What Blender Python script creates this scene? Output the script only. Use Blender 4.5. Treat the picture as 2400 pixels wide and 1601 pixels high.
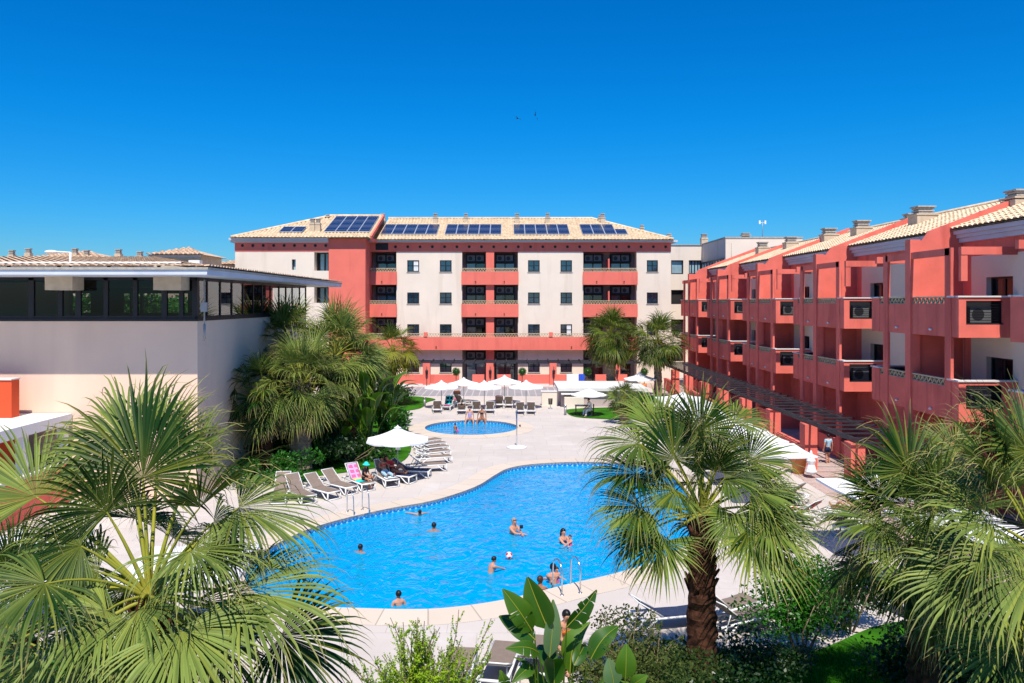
import bpy, math, random
from mathutils import Vector, Matrix, geometry
R = math.radians
for o in list(bpy.data.objects): bpy.data.objects.remove(o)
S = bpy.context.scene
COL = S.collection
rnd = random.Random(7)
# ------------------------------------------------------------------ camera, sky, sun
H = 8.1; F = 1866.7; CX = 1190.0; CY = 708.0
cd = bpy.data.cameras.new('camera'); cam = bpy.data.objects.new('camera', cd); COL.objects.link(cam)
cd.lens = 28; cd.sensor_width = 36; cd.shift_x = 10/2400; cd.shift_y = -92.5/2400
cd.clip_start = 0.1; cd.clip_end = 6000
cam.location = (0, 0, H); cam.rotation_euler = (R(90), 0, 0); S.camera = cam
S.view_settings.view_transform = 'Standard'; S.view_settings.look = 'None'
S.view_settings.exposure = 0.22; S.view_settings.gamma = 1
SUN_E = 59; SUN_A = 3
wd = bpy.data.worlds.new('World'); S.world = wd; wd.use_nodes = True
nt = wd.node_tree; bgn = nt.nodes['Background']
sky = nt.nodes.new('ShaderNodeTexSky'); sky.sky_type = 'NISHITA'; sky.sun_disc = False
sky.sun_elevation = R(SUN_E); sky.sun_rotation = R(180-SUN_A)
sky.air_density = 1.0; sky.dust_density = 0.25; sky.ozone_density = 4.0
hs = nt.nodes.new('ShaderNodeHueSaturation'); hs.inputs['Saturation'].default_value = 1.45
hs.inputs['Hue'].default_value = 0.492
nt.links.new(sky.outputs[0], hs.inputs['Color']); tn = nt.nodes.new('ShaderNodeMixRGB'); tn.blend_type = 'MULTIPLY'; tn.inputs['Fac'].default_value = 1; geo = nt.nodes.new('ShaderNodeTexCoord'); sx = nt.nodes.new('ShaderNodeSeparateXYZ'); nt.links.new(geo.outputs['Generated'], sx.inputs[0]); rmp = nt.nodes.new('ShaderNodeValToRGB'); rmp.color_ramp.elements[0].position = 0.0; rmp.color_ramp.elements[1].position = .42; rmp.color_ramp.elements[0].color = (.34, .50, .70, 1); rmp.color_ramp.elements[1].color = (.03, .70, 1, 1)
for p_, c_ in ((.10, (.18, .60, .90, 1)), (.22, (.05, .68, 1, 1))):
    e_ = rmp.color_ramp.elements.new(p_); e_.color = c_
nt.links.new(sx.outputs['Z'], rmp.inputs[0]); nt.links.new(rmp.outputs[0], tn.inputs['Color2'])
nt.links.new(hs.outputs[0], tn.inputs['Color1']); nt.links.new(tn.outputs[0], bgn.inputs['Color'])
bgn.inputs['Strength'].default_value = 0.124
sl = bpy.data.lights.new('sun', 'SUN'); sl.energy = 5.0; sl.angle = R(0.5); sl.color = (1, 0.93, 0.82)
sun = bpy.data.objects.new('sun', sl); COL.objects.link(sun)
sv = Vector((math.sin(R(SUN_A))*math.cos(R(SUN_E)), -math.cos(R(SUN_A))*math.cos(R(SUN_E)), math.sin(R(SUN_E))))
sun.rotation_euler = sv.to_track_quat('Z', 'Y').to_euler(); sun.location = (10, -20, 60)
S.cycles.max_bounces = 6; S.cycles.diffuse_bounces = 2; S.cycles.transparent_max_bounces = 12
S.cycles.use_denoising = True; S.cycles.denoising_input_passes = 'RGB_ALBEDO_NORMAL'; S.cycles.denoising_prefilter = 'NONE'
# ------------------------------------------------------------------ helpers
def P(px, py, Y): return Vector(((px-CX)/F*Y, Y, H+(CY-py)/F*Y))
def G(px, py, z=0.0):
    Y = F*(H-z)/(py-CY); return Vector(((px-CX)/F*Y, Y, z))
def PX(px, Y): return (px-CX)/F*Y
def PZ(py, Y): return H+(CY-py)/F*Y
ORG = {}
def tag(o, label=None, cat=None, group=None, kind=None):
    if label: o['label'] = label
    if cat: o['category'] = cat
    if group: o['group'] = group
    if kind: o['kind'] = kind
    return o
def thing(name, label, cat, loc=(0, 0, 0), group=None, rz=0):
    o = bpy.data.objects.new(name, None); COL.objects.link(o); o.empty_display_size = .2
    o.location = loc; o.rotation_euler = (0, 0, rz); ORG[o.name] = Vector(loc)
    return tag(o, label, cat, group)
def local(name, label, cat, group=None):
    o = thing(name, label, cat, (0, 0, 0), group); return o
def kids(o): return [c for c in bpy.data.objects if c.parent == o]
def dup(root, loc, rz=0, label=None, sc=1, swap=None):
    def cp(o, par):
        c = o.copy(); COL.objects.link(c)
        if par: c.parent = par
        for k in KIDS.get(o.name, []): cp(k, c)
        return c
    r = cp(root, None); r.location = loc; r.rotation_euler = (0, 0, rz); r.scale = (sc, sc, sc)
    if label: r['label'] = label
    return r
KIDS = {}
class MB:
    def __init__(s, xf=None):
        s.v = []; s.f = []; s.m = []; s.c = []; s.uv = None; s.cur = 0; s.xf = xf; s.sm = False; s.s = []; s.col = (0, 0, 0)
    def add(s, vs, fs, mi=None):
        b = len(s.v)
        if s.xf: vs = [s.xf(v) for v in vs]
        s.v.extend(vs); s.c.extend([s.col]*len(vs))
        for f in fs: s.f.append(tuple(b+i for i in f)); s.m.append(s.cur if mi is None else mi); s.s.append(s.sm)
        return b
    def box(s, x0, x1, y0, y1, z0, z1, mi=None):
        s.add([(x0,y0,z0),(x1,y0,z0),(x1,y1,z0),(x0,y1,z0),(x0,y0,z1),(x1,y0,z1),(x1,y1,z1),(x0,y1,z1)],
              [(0,3,2,1),(4,5,6,7),(0,1,5,4),(1,2,6,5),(2,3,7,6),(3,0,4,7)], mi)
    def quad(s, a, b, c, d, mi=None): s.add([tuple(a),tuple(b),tuple(c),tuple(d)], [(0,1,2,3)], mi)
    def beam(s, a, b, w, h, mi=None, up=(0,0,1)):
        a = Vector(a); b = Vector(b); d = (b-a).normalized(); u = Vector(up)
        if abs(d.dot(u)) > .98: u = Vector((1, 0, 0))
        sd = d.cross(u).normalized()*w/2; uu = sd.cross(d).normalized()*h/2
        vs = []
        for p in (a, b):
            for q in (-sd-uu, sd-uu, sd+uu, -sd+uu): vs.append(tuple(p+q))
        s.add(vs, [(0,1,2,3),(7,6,5,4),(0,4,5,1),(1,5,6,2),(2,6,7,3),(3,7,4,0)], mi)
    def tube(s, pts, rs, n=6, mi=None, cap=True, cols=None):
        pts = [Vector(p) for p in pts]
        if not hasattr(rs, '__len__'): rs = [rs]*len(pts)
        vs = []; ref = None; base = len(s.v)
        for i, p in enumerate(pts):
            d = (pts[min(i+1, len(pts)-1)]-pts[max(i-1, 0)])
            d = d.normalized() if d.length > 1e-9 else Vector((0, 0, 1))
            if ref is None: ref = Vector((1, 0, 0)) if abs(d.x) < .8 else Vector((0, 1, 0))
            a = (ref-d*ref.dot(d)).normalized(); ref = a; b = d.cross(a)
            for k in range(n):
                t = 2*math.pi*k/n; vs.append(tuple(p+(a*math.cos(t)+b*math.sin(t))*rs[i]))
        fs = []
        for i in range(len(pts)-1):
            for k in range(n): fs.append((i*n+k, i*n+(k+1) % n, (i+1)*n+(k+1) % n, (i+1)*n+k))
        if cap: fs.append(tuple(range(n))[::-1]); fs.append(tuple((len(pts)-1)*n+k for k in range(n)))
        old = s.sm; s.sm = True; s.add(vs, fs, mi); s.sm = old
        if cols:
            for i in range(len(pts)):
                for k in range(n): s.c[base+i*n+k] = cols[i]
    def lathe(s, c, prof, n=16, mi=None, ph=0, flat=False):
        c = Vector(c); vs = []
        for r, z in prof:
            for k in range(n):
                t = 2*math.pi*k/n+ph; vs.append((c.x+r*math.cos(t), c.y+r*math.sin(t), c.z+z))
        fs = [(i*n+k, i*n+(k+1) % n, (i+1)*n+(k+1) % n, (i+1)*n+k) for i in range(len(prof)-1) for k in range(n)]
        fs.append(tuple(range(n))[::-1]); fs.append(tuple((len(prof)-1)*n+k for k in range(n)))
        old = s.sm; s.sm = not flat; s.add(vs, fs, mi); s.sm = old
    def ball(s, c, rx, ry=None, rz=None, n=10, m=6, mi=None):
        ry = ry or rx; rz = rz or rx; vs = []
        for i in range(m+1):
            a = math.pi*i/m
            for k in range(n):
                t = 2*math.pi*k/n; vs.append((c[0]+rx*math.sin(a)*math.cos(t), c[1]+ry*math.sin(a)*math.sin(t), c[2]+rz*math.cos(a)))
        fs = [(i*n+k, (i+1)*n+k, (i+1)*n+(k+1) % n, i*n+(k+1) % n) for i in range(m) for k in range(n)]
        old = s.sm; s.sm = True; s.add(vs, fs, mi); s.sm = old
    def poly(s, pts, z0, z1, mi=None):
        n = len(pts); vs = [(p[0], p[1], z0) for p in pts]+[(p[0], p[1], z1) for p in pts]
        s.add(vs, [tuple(range(n))[::-1], tuple(range(n, 2*n))]+[(k, (k+1) % n, n+(k+1) % n, n+k) for k in range(n)], mi)
    def wall(s, x0, x1, z0, z1, y, holes=(), depth=.15, mi=None):
        """front face (looking to -Y) with rectangular holes and their reveals"""
        xs = sorted({x0, x1, *[min(max(h[0], x0), x1) for h in holes], *[min(max(h[1], x0), x1) for h in holes]})
        zs = sorted({z0, z1, *[min(max(h[2], z0), z1) for h in holes], *[min(max(h[3], z0), z1) for h in holes]})
        for a, b in zip(xs, xs[1:]):
            for c, d in zip(zs, zs[1:]):
                mx, mz = (a+b)/2, (c+d)/2
                if any(h[0] < mx < h[1] and h[2] < mz < h[3] for h in holes): continue
                s.quad((a, y, c), (b, y, c), (b, y, d), (a, y, d), mi)
        for a, b, c, d in holes:
            Y = y+depth
            s.quad((a, y, c), (a, Y, c), (a, Y, d), (a, y, d), mi); s.quad((b, Y, c), (b, y, c), (b, y, d), (b, Y, d), mi)
            s.quad((a, y, d), (a, Y, d), (b, Y, d), (b, y, d), mi); s.quad((a, Y, c), (a, y, c), (b, y, c), (b, Y, c), mi)
    def build(s, name, mats, parent=None, org=None, uv=None):
        if not isinstance(mats, (list, tuple)): mats = [mats]
        if org is None:
            r = parent
            while r is not None and r.parent: r = r.parent
            org = ORG.get(r.name, Vector((0, 0, 0))) if r else Vector((0, 0, 0))
        me = bpy.data.meshes.new(name)
        ox, oy, oz = org
        me.from_pydata([(v[0]-ox, v[1]-oy, v[2]-oz) for v in s.v], [], s.f)
        for m in mats: me.materials.append(m)
        me.polygons.foreach_set('material_index', s.m); me.polygons.foreach_set('use_smooth', s.s)
        if any(c != (0, 0, 0) for c in s.c[:2000:7]) or s.col != (0, 0, 0):
            at = me.color_attributes.new('Col', 'FLOAT_COLOR', 'POINT')
            fl = []
            for c in s.c: fl.extend((c[0], c[1], c[2], 1))
            at.data.foreach_set('color', fl)
        if uv:
            ul = me.uv_layers.new(name='UVMap'); li = 0
            for p in me.polygons:
                for l in p.loop_indices: ul.data[l].uv = uv[me.loops[l].vertex_index]
        me.update()
        o = bpy.data.objects.new(name, me); COL.objects.link(o)
        if parent: o.parent = parent; KIDS.setdefault(parent.name, []).append(o)
        else: o.location = org; ORG[o.name] = Vector(org)
        return o
# ------------------------------------------------------------------ materials
def mat(name, col, rough=.7, var=.12, scale=3.0, bump=0.0, bscale=40, spec=.3, metal=0, col2=None, detail=5, stain=None, trans=0, streak=0):
    m = bpy.data.materials.new(name); m.use_nodes = True; n = m.node_tree.nodes; L = m.node_tree.links
    b = n['Principled BSDF']; b.inputs['Roughness'].default_value = rough; b.inputs['Metallic'].default_value = metal
    b.inputs['Specular IOR Level'].default_value = spec
    tc = n.new('ShaderNodeTexCoord')
    nz = n.new('ShaderNodeTexNoise'); nz.inputs['Scale'].default_value = scale; nz.inputs['Detail'].default_value = detail
    L.new(tc.outputs['Object'], nz.inputs['Vector'])
    rp = n.new('ShaderNodeValToRGB'); rp.color_ramp.elements[0].position = .3; rp.color_ramp.elements[1].position = .72
    c1 = [max(0, c*(1-var)) for c in col]; c2 = list(col2) if col2 else [min(1, c*(1+var)) for c in col]
    rp.color_ramp.elements[0].color = (*c1, 1); rp.color_ramp.elements[1].color = (*c2, 1)
    L.new(nz.outputs['Fac'], rp.inputs['Fac']); out = rp.outputs['Color']
    if stain:
        # stain = (colour, scale vector, threshold, strength)
        mp = n.new('ShaderNodeMapping'); mp.inputs['Scale'].default_value = stain[1]; L.new(tc.outputs['Object'], mp.inputs['Vector'])
        n2 = n.new('ShaderNodeTexNoise'); n2.inputs['Scale'].default_value = 1; n2.inputs['Detail'].default_value = 6; L.new(mp.outputs[0], n2.inputs['Vector'])
        r2 = n.new('ShaderNodeValToRGB'); r2.color_ramp.elements[0].position = stain[2]; r2.color_ramp.elements[1].position = stain[2]+.14
        r2.color_ramp.elements[0].color = (0, 0, 0, 1); r2.color_ramp.elements[1].color = (stain[3],)*3+(1,)
        L.new(n2.outputs['Fac'], r2.inputs['Fac'])
        mx = n.new('ShaderNodeMixRGB'); mx.inputs['Color2'].default_value = (*stain[0], 1)
        L.new(r2.outputs['Color'], mx.inputs['Fac']); L.new(out, mx.inputs['Color1']); out = mx.outputs['Color']
    L.new(out, b.inputs['Base Color'])
    if bump:
        n3 = n.new('ShaderNodeTexNoise'); n3.inputs['Scale'].default_value = bscale; n3.inputs['Detail'].default_value = 3
        L.new(tc.outputs['Object'], n3.inputs['Vector'])
        bp = n.new('ShaderNodeBump'); bp.inputs['Strength'].default_value = bump; bp.inputs['Distance'].default_value = .02
        L.new(n3.outputs['Fac'], bp.inputs['Height']); L.new(bp.outputs[0], b.inputs['Normal'])
    if trans:
        t = n.new('ShaderNodeBsdfTranslucent'); L.new(out, t.inputs['Color']); ms = n.new('ShaderNodeMixShader')
        ms.inputs['Fac'].default_value = trans; L.new(b.outputs[0], ms.inputs[1]); L.new(t.outputs[0], ms.inputs[2])
        L.new(ms.outputs[0], n['Material Output'].inputs['Surface'])
    return m
def leafmat(name, dark, pale, tip, trans=.25, rough=.42, spec=.5, vscale=1.5):
    """leaf colour: attribute R = pale share, G = dry tip share, B = yellow stalk share"""
    m = bpy.data.materials.new(name); m.use_nodes = True; n = m.node_tree.nodes; L = m.node_tree.links
    b = n['Principled BSDF']; b.inputs['Roughness'].default_value = rough; b.inputs['Specular IOR Level'].default_value = spec
    at = n.new('ShaderNodeAttribute'); at.attribute_name = 'Col'
    sp = n.new('ShaderNodeSeparateColor'); L.new(at.outputs['Color'], sp.inputs[0])
    tc = n.new('ShaderNodeTexCoord'); nz = n.new('ShaderNodeTexNoise'); nz.inputs['Scale'].default_value = vscale; nz.inputs['Detail'].default_value = 4
    L.new(tc.outputs['Object'], nz.inputs['Vector'])
    ad = n.new('ShaderNodeMath'); ad.operation = 'MULTIPLY_ADD'; ad.inputs[1].default_value = .8; L.new(nz.outputs['Fac'], ad.inputs[0])
    su = n.new('ShaderNodeMath'); su.operation = 'SUBTRACT'; su.inputs[1].default_value = .46; L.new(sp.outputs[0], su.inputs[0]); L.new(su.outputs[0], ad.inputs[2])  # larger dark share puts deep crown shade into the leaf colour
    def mix(f, a, c):
        x = n.new('ShaderNodeMixRGB'); x.use_clamp = True; L.new(f, x.inputs['Fac']); L.new(a, x.inputs['Color1']) if not isinstance(a, tuple) else setattr(x.inputs['Color1'], 'default_value', (*a, 1))
        x.inputs['Color2'].default_value = (*c, 1); return x.outputs['Color']
    ad.use_clamp = True
    o1 = mix(ad.outputs[0], dark, pale); o2 = mix(sp.outputs[1], o1, tip); o3 = mix(sp.outputs[2], o2, (.42, .40, .04))
    L.new(o3, b.inputs['Base Color'])
    t = n.new('ShaderNodeBsdfTranslucent'); L.new(o3, t.inputs['Color']); ms = n.new('ShaderNodeMixShader'); ms.inputs['Fac'].default_value = trans
    L.new(b.outputs[0], ms.inputs[1]); L.new(t.outputs[0], ms.inputs[2]); L.new(ms.outputs[0], n['Material Output'].inputs['Surface'])
    return m
RED = (.80, .18, .135)
M = {}
M['red'] = mat('red_stucco', RED, .9, .10, 1.1, .5, 60, .15, stain=((.50, .09, .075), (1.3, 1.3, .16), .54, .55))
M['red_back'] = mat('coral_stucco', (.78, .185, .14), .9, .05, .8, .3, 60, .15, stain=((.60, .12, .10), (1.3, 1.3, .2), .56, .5))
M['cream'] = mat('cream_stucco', (.80, .69, .58), .9, .04, .5, .2, 60, .15, stain=((.62, .52, .42), (1.1, 1.1, .12), .54, .45))
M['cream_left'] = mat('pinkish_cream_stucco', (.86, .61, .46), .9, .05, .4, .2, 60, .15, stain=((.66, .47, .37), (.5, .5, .1), .52, .4))
M['cream_right'] = mat('ochre_cream_stucco', (.78, .64, .50), .9, .05, .5, .3, 60, .15)
M['white'] = mat('white_plaster', (.78, .77, .76), .8, .04, 1, .1)
M['cornice'] = mat('grey_white_cornice', (.52, .54, .62), .7, .04, 1)
M['fascia'] = mat('white_painted_fascia', (.60, .64, .72), .5, .08, .8, stain=((.34, .38, .45), (1.2, 1.2, .5), .60, .45))
M['tile'] = mat('terracotta_roof_tiles', (.76, .54, .33), .85, .2, 2.2, .2, 20, .15, col2=(.90, .72, .50), detail=8)
M['tile_pink'] = mat('old_pink_roof_tiles', (.62, .36, .22), .9, .35, 3.5, .2, 20, .15, col2=(.85, .64, .45), detail=8)
M['dark'] = mat('dark_metal_frame', (.018, .018, .022), .45, .1, 3)
M['pergola'] = mat('dark_painted_beam', (.035, .035, .045), .5, .2, 3)
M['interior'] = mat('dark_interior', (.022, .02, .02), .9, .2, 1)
M['recess'] = mat('recess_wall', (.46, .38, .36), .9, .06, 1)  # cream darkened in colour for the shade in recesses and on the bar front
M['ac'] = mat('grey_air_conditioner', (.13, .13, .13), .5, .05, 2)
M['fan'] = mat('fan_grille', (.022, .022, .026), .5, .1, 5)
M['lattice'] = mat('sandstone_lattice', (.55, .43, .27), .85, .15, 4)
M['capstone'] = mat('white_coping_stone', (.70, .68, .65), .7, .05, 2)
M['curtain'] = mat('white_curtain', (.75, .78, .80), .8, .12, 6)
M['curtain2'] = mat('grey_curtain', (.30, .27, .30), .8, .2, 5)
M['chimney'] = mat('chimney_render', (.56, .45, .33), .9, .12, 3)
M['chimcap'] = mat('chimney_cap', (.42, .38, .33), .9, .2, 8)
M['steel'] = mat('stainless_steel', (.62, .62, .64), .22, .05, 3, metal=.9)
M['polegrey'] = mat('grey_painted_pole', (.32, .32, .33), .4, .05, 3, metal=.3)
M['plastic'] = mat('white_resin', (.80, .80, .79), .35, .03, 3)
M['sling'] = mat('taupe_sling_fabric', (.235, .18, .145), .8, .08, 6, .3, 300)
M['sling_navy'] = mat('navy_sling_fabric', (.025, .04, .09), .8, .1, 6, .3, 300)
M['sling_dark'] = mat('charcoal_sling_fabric', (.05, .055, .075), .8, .1, 6, .3, 300)
M['canvas'] = mat('white_canvas', (.86, .86, .87), .85, .02, 2, .1, 150, trans=.12)
M['skin'] = mat('skin', (.56, .27, .17), .55, .06, 6, spec=.4)
M['skin_tan'] = mat('tanned_skin', (.38, .16, .09), .5, .06, 6, spec=.45)
M['hair'] = mat('black_hair', (.012, .010, .010), .4, .3, 20)
M['hair_grey'] = mat('grey_hair', (.28, .25, .24), .6, .3, 20)
M['hair_brown'] = mat('brown_hair', (.06, .025, .012), .45, .3, 20)
M['eye'] = mat('eye', (.02, .02, .02), .2, 0, 1)
def cloth(name, c): M[name] = mat(name, c, .85, .08, 8, .2, 120)
for n_, c_ in (('navy_cloth', (.015, .03, .09)), ('black_cloth', (.012, .012, .015)), ('pink_cloth', (.75, .12, .30)), ('hotpink_cloth', (.85, .03, .30)),
               ('turquoise_cloth', (.02, .62, .60)), ('lilac_cloth', (.50, .38, .62)), ('red_cloth', (.75, .03, .04)), ('white_cloth', (.80, .80, .80)),
               ('blue_cloth', (.03, .10, .62)), ('paleblue_cloth', (.35, .55, .70)), ('yellow_cloth', (.80, .60, .15)), ('maroon_cloth', (.42, .015, .03)), ('orange_cloth', (.8, .2, .03)), ('teal_cloth', (.02, .22, .30)), ('grey_cloth', (.2, .2, .22))): cloth(n_, c_)
M['redstripe'] = M['red_cloth']
M['terracotta'] = mat('terracotta_pot', (.62, .22, .08), .8, .1, 4)
M['bark'] = mat('palm_bark', (.035, .016, .010), .95, .45, 9, .9, 25, .1, col2=(.11, .045, .026), detail=8)
M['bark_grey'] = mat('grey_bark', (.26, .19, .13), .95, .35, 8, .9, 25, .1)
M['soil'] = mat('dark_soil', (.05, .035, .022), .95, .4, 2, .8, 15, .1)
M['lawn'] = mat('lawn', (.022, .11, .004), .9, .35, .9, .8, 60, .1, col2=(.05, .21, .008))
M['grass'] = leafmat('grass_blades', (.02, .16, .004), (.07, .34, .01), (.2, .2, .05), .3)
M['palm'] = leafmat('fan_palm_leaf', (.009, .040, .004), (.22, .285, .06), (.50, .36, .16), .10, .5, .18)
M['palm_mid'] = leafmat('green_fan_palm_leaf', (.007, .036, .003), (.19, .265, .045), (.46, .33, .15), .10, .5, .16)
M['palm_yellow'] = leafmat('yellowing_fan_palm_leaf', (.05, .11, .01), (.30, .30, .02), (.75, .34, .02), .3, .45, .4)
M['palm_deep'] = leafmat('deep_green_fan_palm_leaf', (.01, .05, .004), (.22, .28, .03), (.35, .25, .08), .25, .45, .4)
M['paddle'] = leafmat('paddle_leaf', (.014, .08, .004), (.10, .22, .012), (.45, .42, .03), .25, .42, .4)
M['paddle_pale'] = leafmat('pale_paddle_leaf', (.06, .13, .04), (.14, .24, .10), (.45, .42, .03), .25, .3, .6)
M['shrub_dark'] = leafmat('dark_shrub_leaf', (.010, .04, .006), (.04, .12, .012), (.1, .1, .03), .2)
M['shrub_bright'] = leafmat('bright_shrub_leaf', (.08, .20, .005), (.34, .50, .02), (.4, .4, .05), .3, .6, .2)
M['shrub_olive'] = leafmat('olive_shrub_leaf', (.035, .06, .012), (.16, .19, .045), (.2, .15, .08), .2, .7, .12)
M['shrub_leafgreen'] = leafmat('leafy_green_leaf', (.012, .09, .004), (.05, .26, .01), (.2, .2, .05), .3)
M['topiary'] = leafmat('topiary_leaf', (.01, .06, .004), (.04, .16, .01), (.1, .1, .03), .2)
def glassmat(name, tint, refl, base=None):
    m = bpy.data.materials.new(name); m.use_nodes = True; n = m.node_tree.nodes; L = m.node_tree.links
    n.remove(n['Principled BSDF'])
    t = n.new('ShaderNodeBsdfTransparent'); t.inputs['Color'].default_value = (*tint, 1)
    g = n.new('ShaderNodeBsdfGlossy'); g.inputs['Roughness'].default_value = .02; g.inputs['Color'].default_value = (.9, .95, 1, 1)
    fr = n.new('ShaderNodeLayerWeight'); fr.inputs['Blend'].default_value = refl
    ms = n.new('ShaderNodeMixShader'); L.new(fr.outputs['Fresnel'], ms.inputs['Fac']); L.new(t.outputs[0], ms.inputs[1]); L.new(g.outputs[0], ms.inputs[2])
    L.new(ms.outputs[0], n['Material Output'].inputs['Surface']); return m
M['glass'] = glassmat('tinted_glass', (.72, .80, .82), .5)
M['glass_dark'] = glassmat('smoked_glass', (.36, .35, .33), .3)
M['pane'] = mat('window_pane', (.30, .46, .54), .08, .25, 1.2, spec=.9)  # pale blue sky reflection put into the pane's base colour
def water_mat():
    m = bpy.data.materials.new('pool_water'); m.use_nodes = True; n = m.node_tree.nodes; L = m.node_tree.links
    b = n['Principled BSDF']; b.inputs['Base Color'].default_value = (.0, .30, .86, 1); b.inputs['Roughness'].default_value = 1; b.inputs['Specular IOR Level'].default_value = 0
    tc = n.new('ShaderNodeTexCoord'); mp = n.new('ShaderNodeMapping'); mp.inputs['Scale'].default_value = (1, .8, 1); L.new(tc.outputs['Object'], mp.inputs[0])
    a = n.new('ShaderNodeTexNoise'); a.inputs['Scale'].default_value = 1.7; a.inputs['Detail'].default_value = 2.5; a.inputs['Distortion'].default_value = 1.2; L.new(mp.outputs[0], a.inputs['Vector'])
    bp = n.new('ShaderNodeBump'); bp.inputs['Strength'].default_value = .9; bp.inputs['Distance'].default_value = .10; L.new(a.outputs['Fac'], bp.inputs['Height'])
    t = n.new('ShaderNodeBsdfTransparent'); t.inputs['Color'].default_value = (.25, .90, .99, 1)
    g = n.new('ShaderNodeBsdfGlossy'); g.inputs['Roughness'].default_value = .04; L.new(bp.outputs[0], g.inputs['Normal'])
    fr = n.new('ShaderNodeFresnel'); fr.inputs['IOR'].default_value = 1.33; L.new(bp.outputs[0], fr.inputs['Normal'])
    m0 = n.new('ShaderNodeMixShader'); m0.inputs[0].default_value = .62; L.new(t.outputs[0], m0.inputs[1]); L.new(b.outputs[0], m0.inputs[2]); L.new(bp.outputs[0], b.inputs['Normal'])
    c3 = n.new('ShaderNodeTexNoise'); c3.inputs['Scale'].default_value = 5; c3.inputs['Distortion'].default_value = 1.5; L.new(mp.outputs[0], c3.inputs['Vector'])
    r3 = n.new('ShaderNodeValToRGB'); r3.color_ramp.elements[0].position = .35; r3.color_ramp.elements[1].position = .75; r3.color_ramp.elements[0].color = (0, .42, .84, 1); r3.color_ramp.elements[1].color = (0, .56, .97, 1); L.new(c3.outputs['Fac'], r3.inputs[0]); L.new(r3.outputs[0], b.inputs['Base Color'])
    ms = n.new('ShaderNodeMixShader'); L.new(fr.outputs[0], ms.inputs[0]); L.new(m0.outputs[0], ms.inputs[1]); L.new(g.outputs[0], ms.inputs[2])
    L.new(ms.outputs[0], n['Material Output'].inputs['Surface']); return m
M['water'] = water_mat()
def brickmat(name, c1, c2, mortar, sx, sy, ms, rough=.8, stain=None, coord='Object', rot=0, off=.5, noise=.35):
    m = bpy.data.materials.new(name); m.use_nodes = True; n = m.node_tree.nodes; L = m.node_tree.links
    b = n['Principled BSDF']; b.inputs['Roughness'].default_value = rough; b.inputs['Specular IOR Level'].default_value = .3
    tc = n.new('ShaderNodeTexCoord'); mp = n.new('ShaderNodeMapping'); mp.inputs['Rotation'].default_value = (0, 0, rot)
    L.new(tc.outputs[coord], mp.inputs[0])
    br = n.new('ShaderNodeTexBrick'); br.offset = off; br.inputs['Color1'].default_value = (*c1, 1); br.inputs['Color2'].default_value = (*c2, 1)
    br.inputs['Mortar'].default_value = (*mortar, 1); br.inputs['Scale'].default_value = 1; br.inputs['Mortar Size'].default_value = ms
    br.inputs['Brick Width'].default_value = sx; br.inputs['Row Height'].default_value = sy; L.new(mp.outputs[0], br.inputs['Vector'])
    out = br.outputs['Color']
    for col, sc, th, st in (stain or []):
        n2 = n.new('ShaderNodeTexNoise'); n2.inputs['Scale'].default_value = sc; n2.inputs['Detail'].default_value = 8; n2.inputs['Roughness'].default_value = .65; L.new(tc.outputs['Object'], n2.inputs['Vector'])
        r2 = n.new('ShaderNodeValToRGB'); r2.color_ramp.elements[0].position = th; r2.color_ramp.elements[1].position = th+.18
        r2.color_ramp.elements[0].color = (0, 0, 0, 1); r2.color_ramp.elements[1].color = (st, st, st, 1); L.new(n2.outputs['Fac'], r2.inputs['Fac'])
        mx = n.new('ShaderNodeMixRGB'); mx.inputs['Color2'].default_value = (*col, 1); L.new(r2.outputs['Color'], mx.inputs['Fac']); L.new(out, mx.inputs['Color1']); out = mx.outputs['Color']
    L.new(out, b.inputs['Base Color'])
    bp = n.new('ShaderNodeBump'); bp.inputs['Strength'].default_value = .4; bp.inputs['Distance'].default_value = .01; L.new(br.outputs['Fac'], bp.inputs['Height']); bp.invert = True
    L.new(bp.outputs[0], b.inputs['Normal']); return m
M['deck'] = brickmat('stamped_concrete', (.585, .525, .48), (.55, .49, .45), (.45, .40, .37), 1.5, 1.5, .010, .85, [((.44, .40, .37), .22, .50, .6), ((.50, .44, .39), .06, .50, .4), ((.40, .37, .34), 1.3, .60, .35), ((.66, .62, .60), .7, .52, .5)])
M['coping'] = brickmat('cream_coping', (.66, .56, .46), (.61, .515, .42), (.42, .35, .28), 1.15, 4.0, .018, .7, [((.58, .45, .34), 1.2, .56, .25)], 'UV', 0, 0)
M['greypave'] = brickmat('grey_paving', (.31, .30, .32), (.27, .26, .28), (.48, .45, .44), .62, .9, .05, .85, [((.25, .22, .22), .5, .5, .3)], off=0)
M['pinkpave'] = brickmat('pink_brick_paving', (.52, .38, .34), (.45, .32, .29), (.38, .29, .27), .5, .25, .02, .9, [((.55, .50, .47), .8, .5, .5)])
M['mosaic'] = brickmat('blue_mosaic', (.012, .30, .86), (.008, .24, .78), (.03, .34, .85), .32, .32, .01, .35, [((.02, .42, .98), 1.1, .48, .5), ((.0, .16, .66), .25, .5, .35), ((.05, .55, 1.0), 2.6, .52, .35)], off=0)
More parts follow.
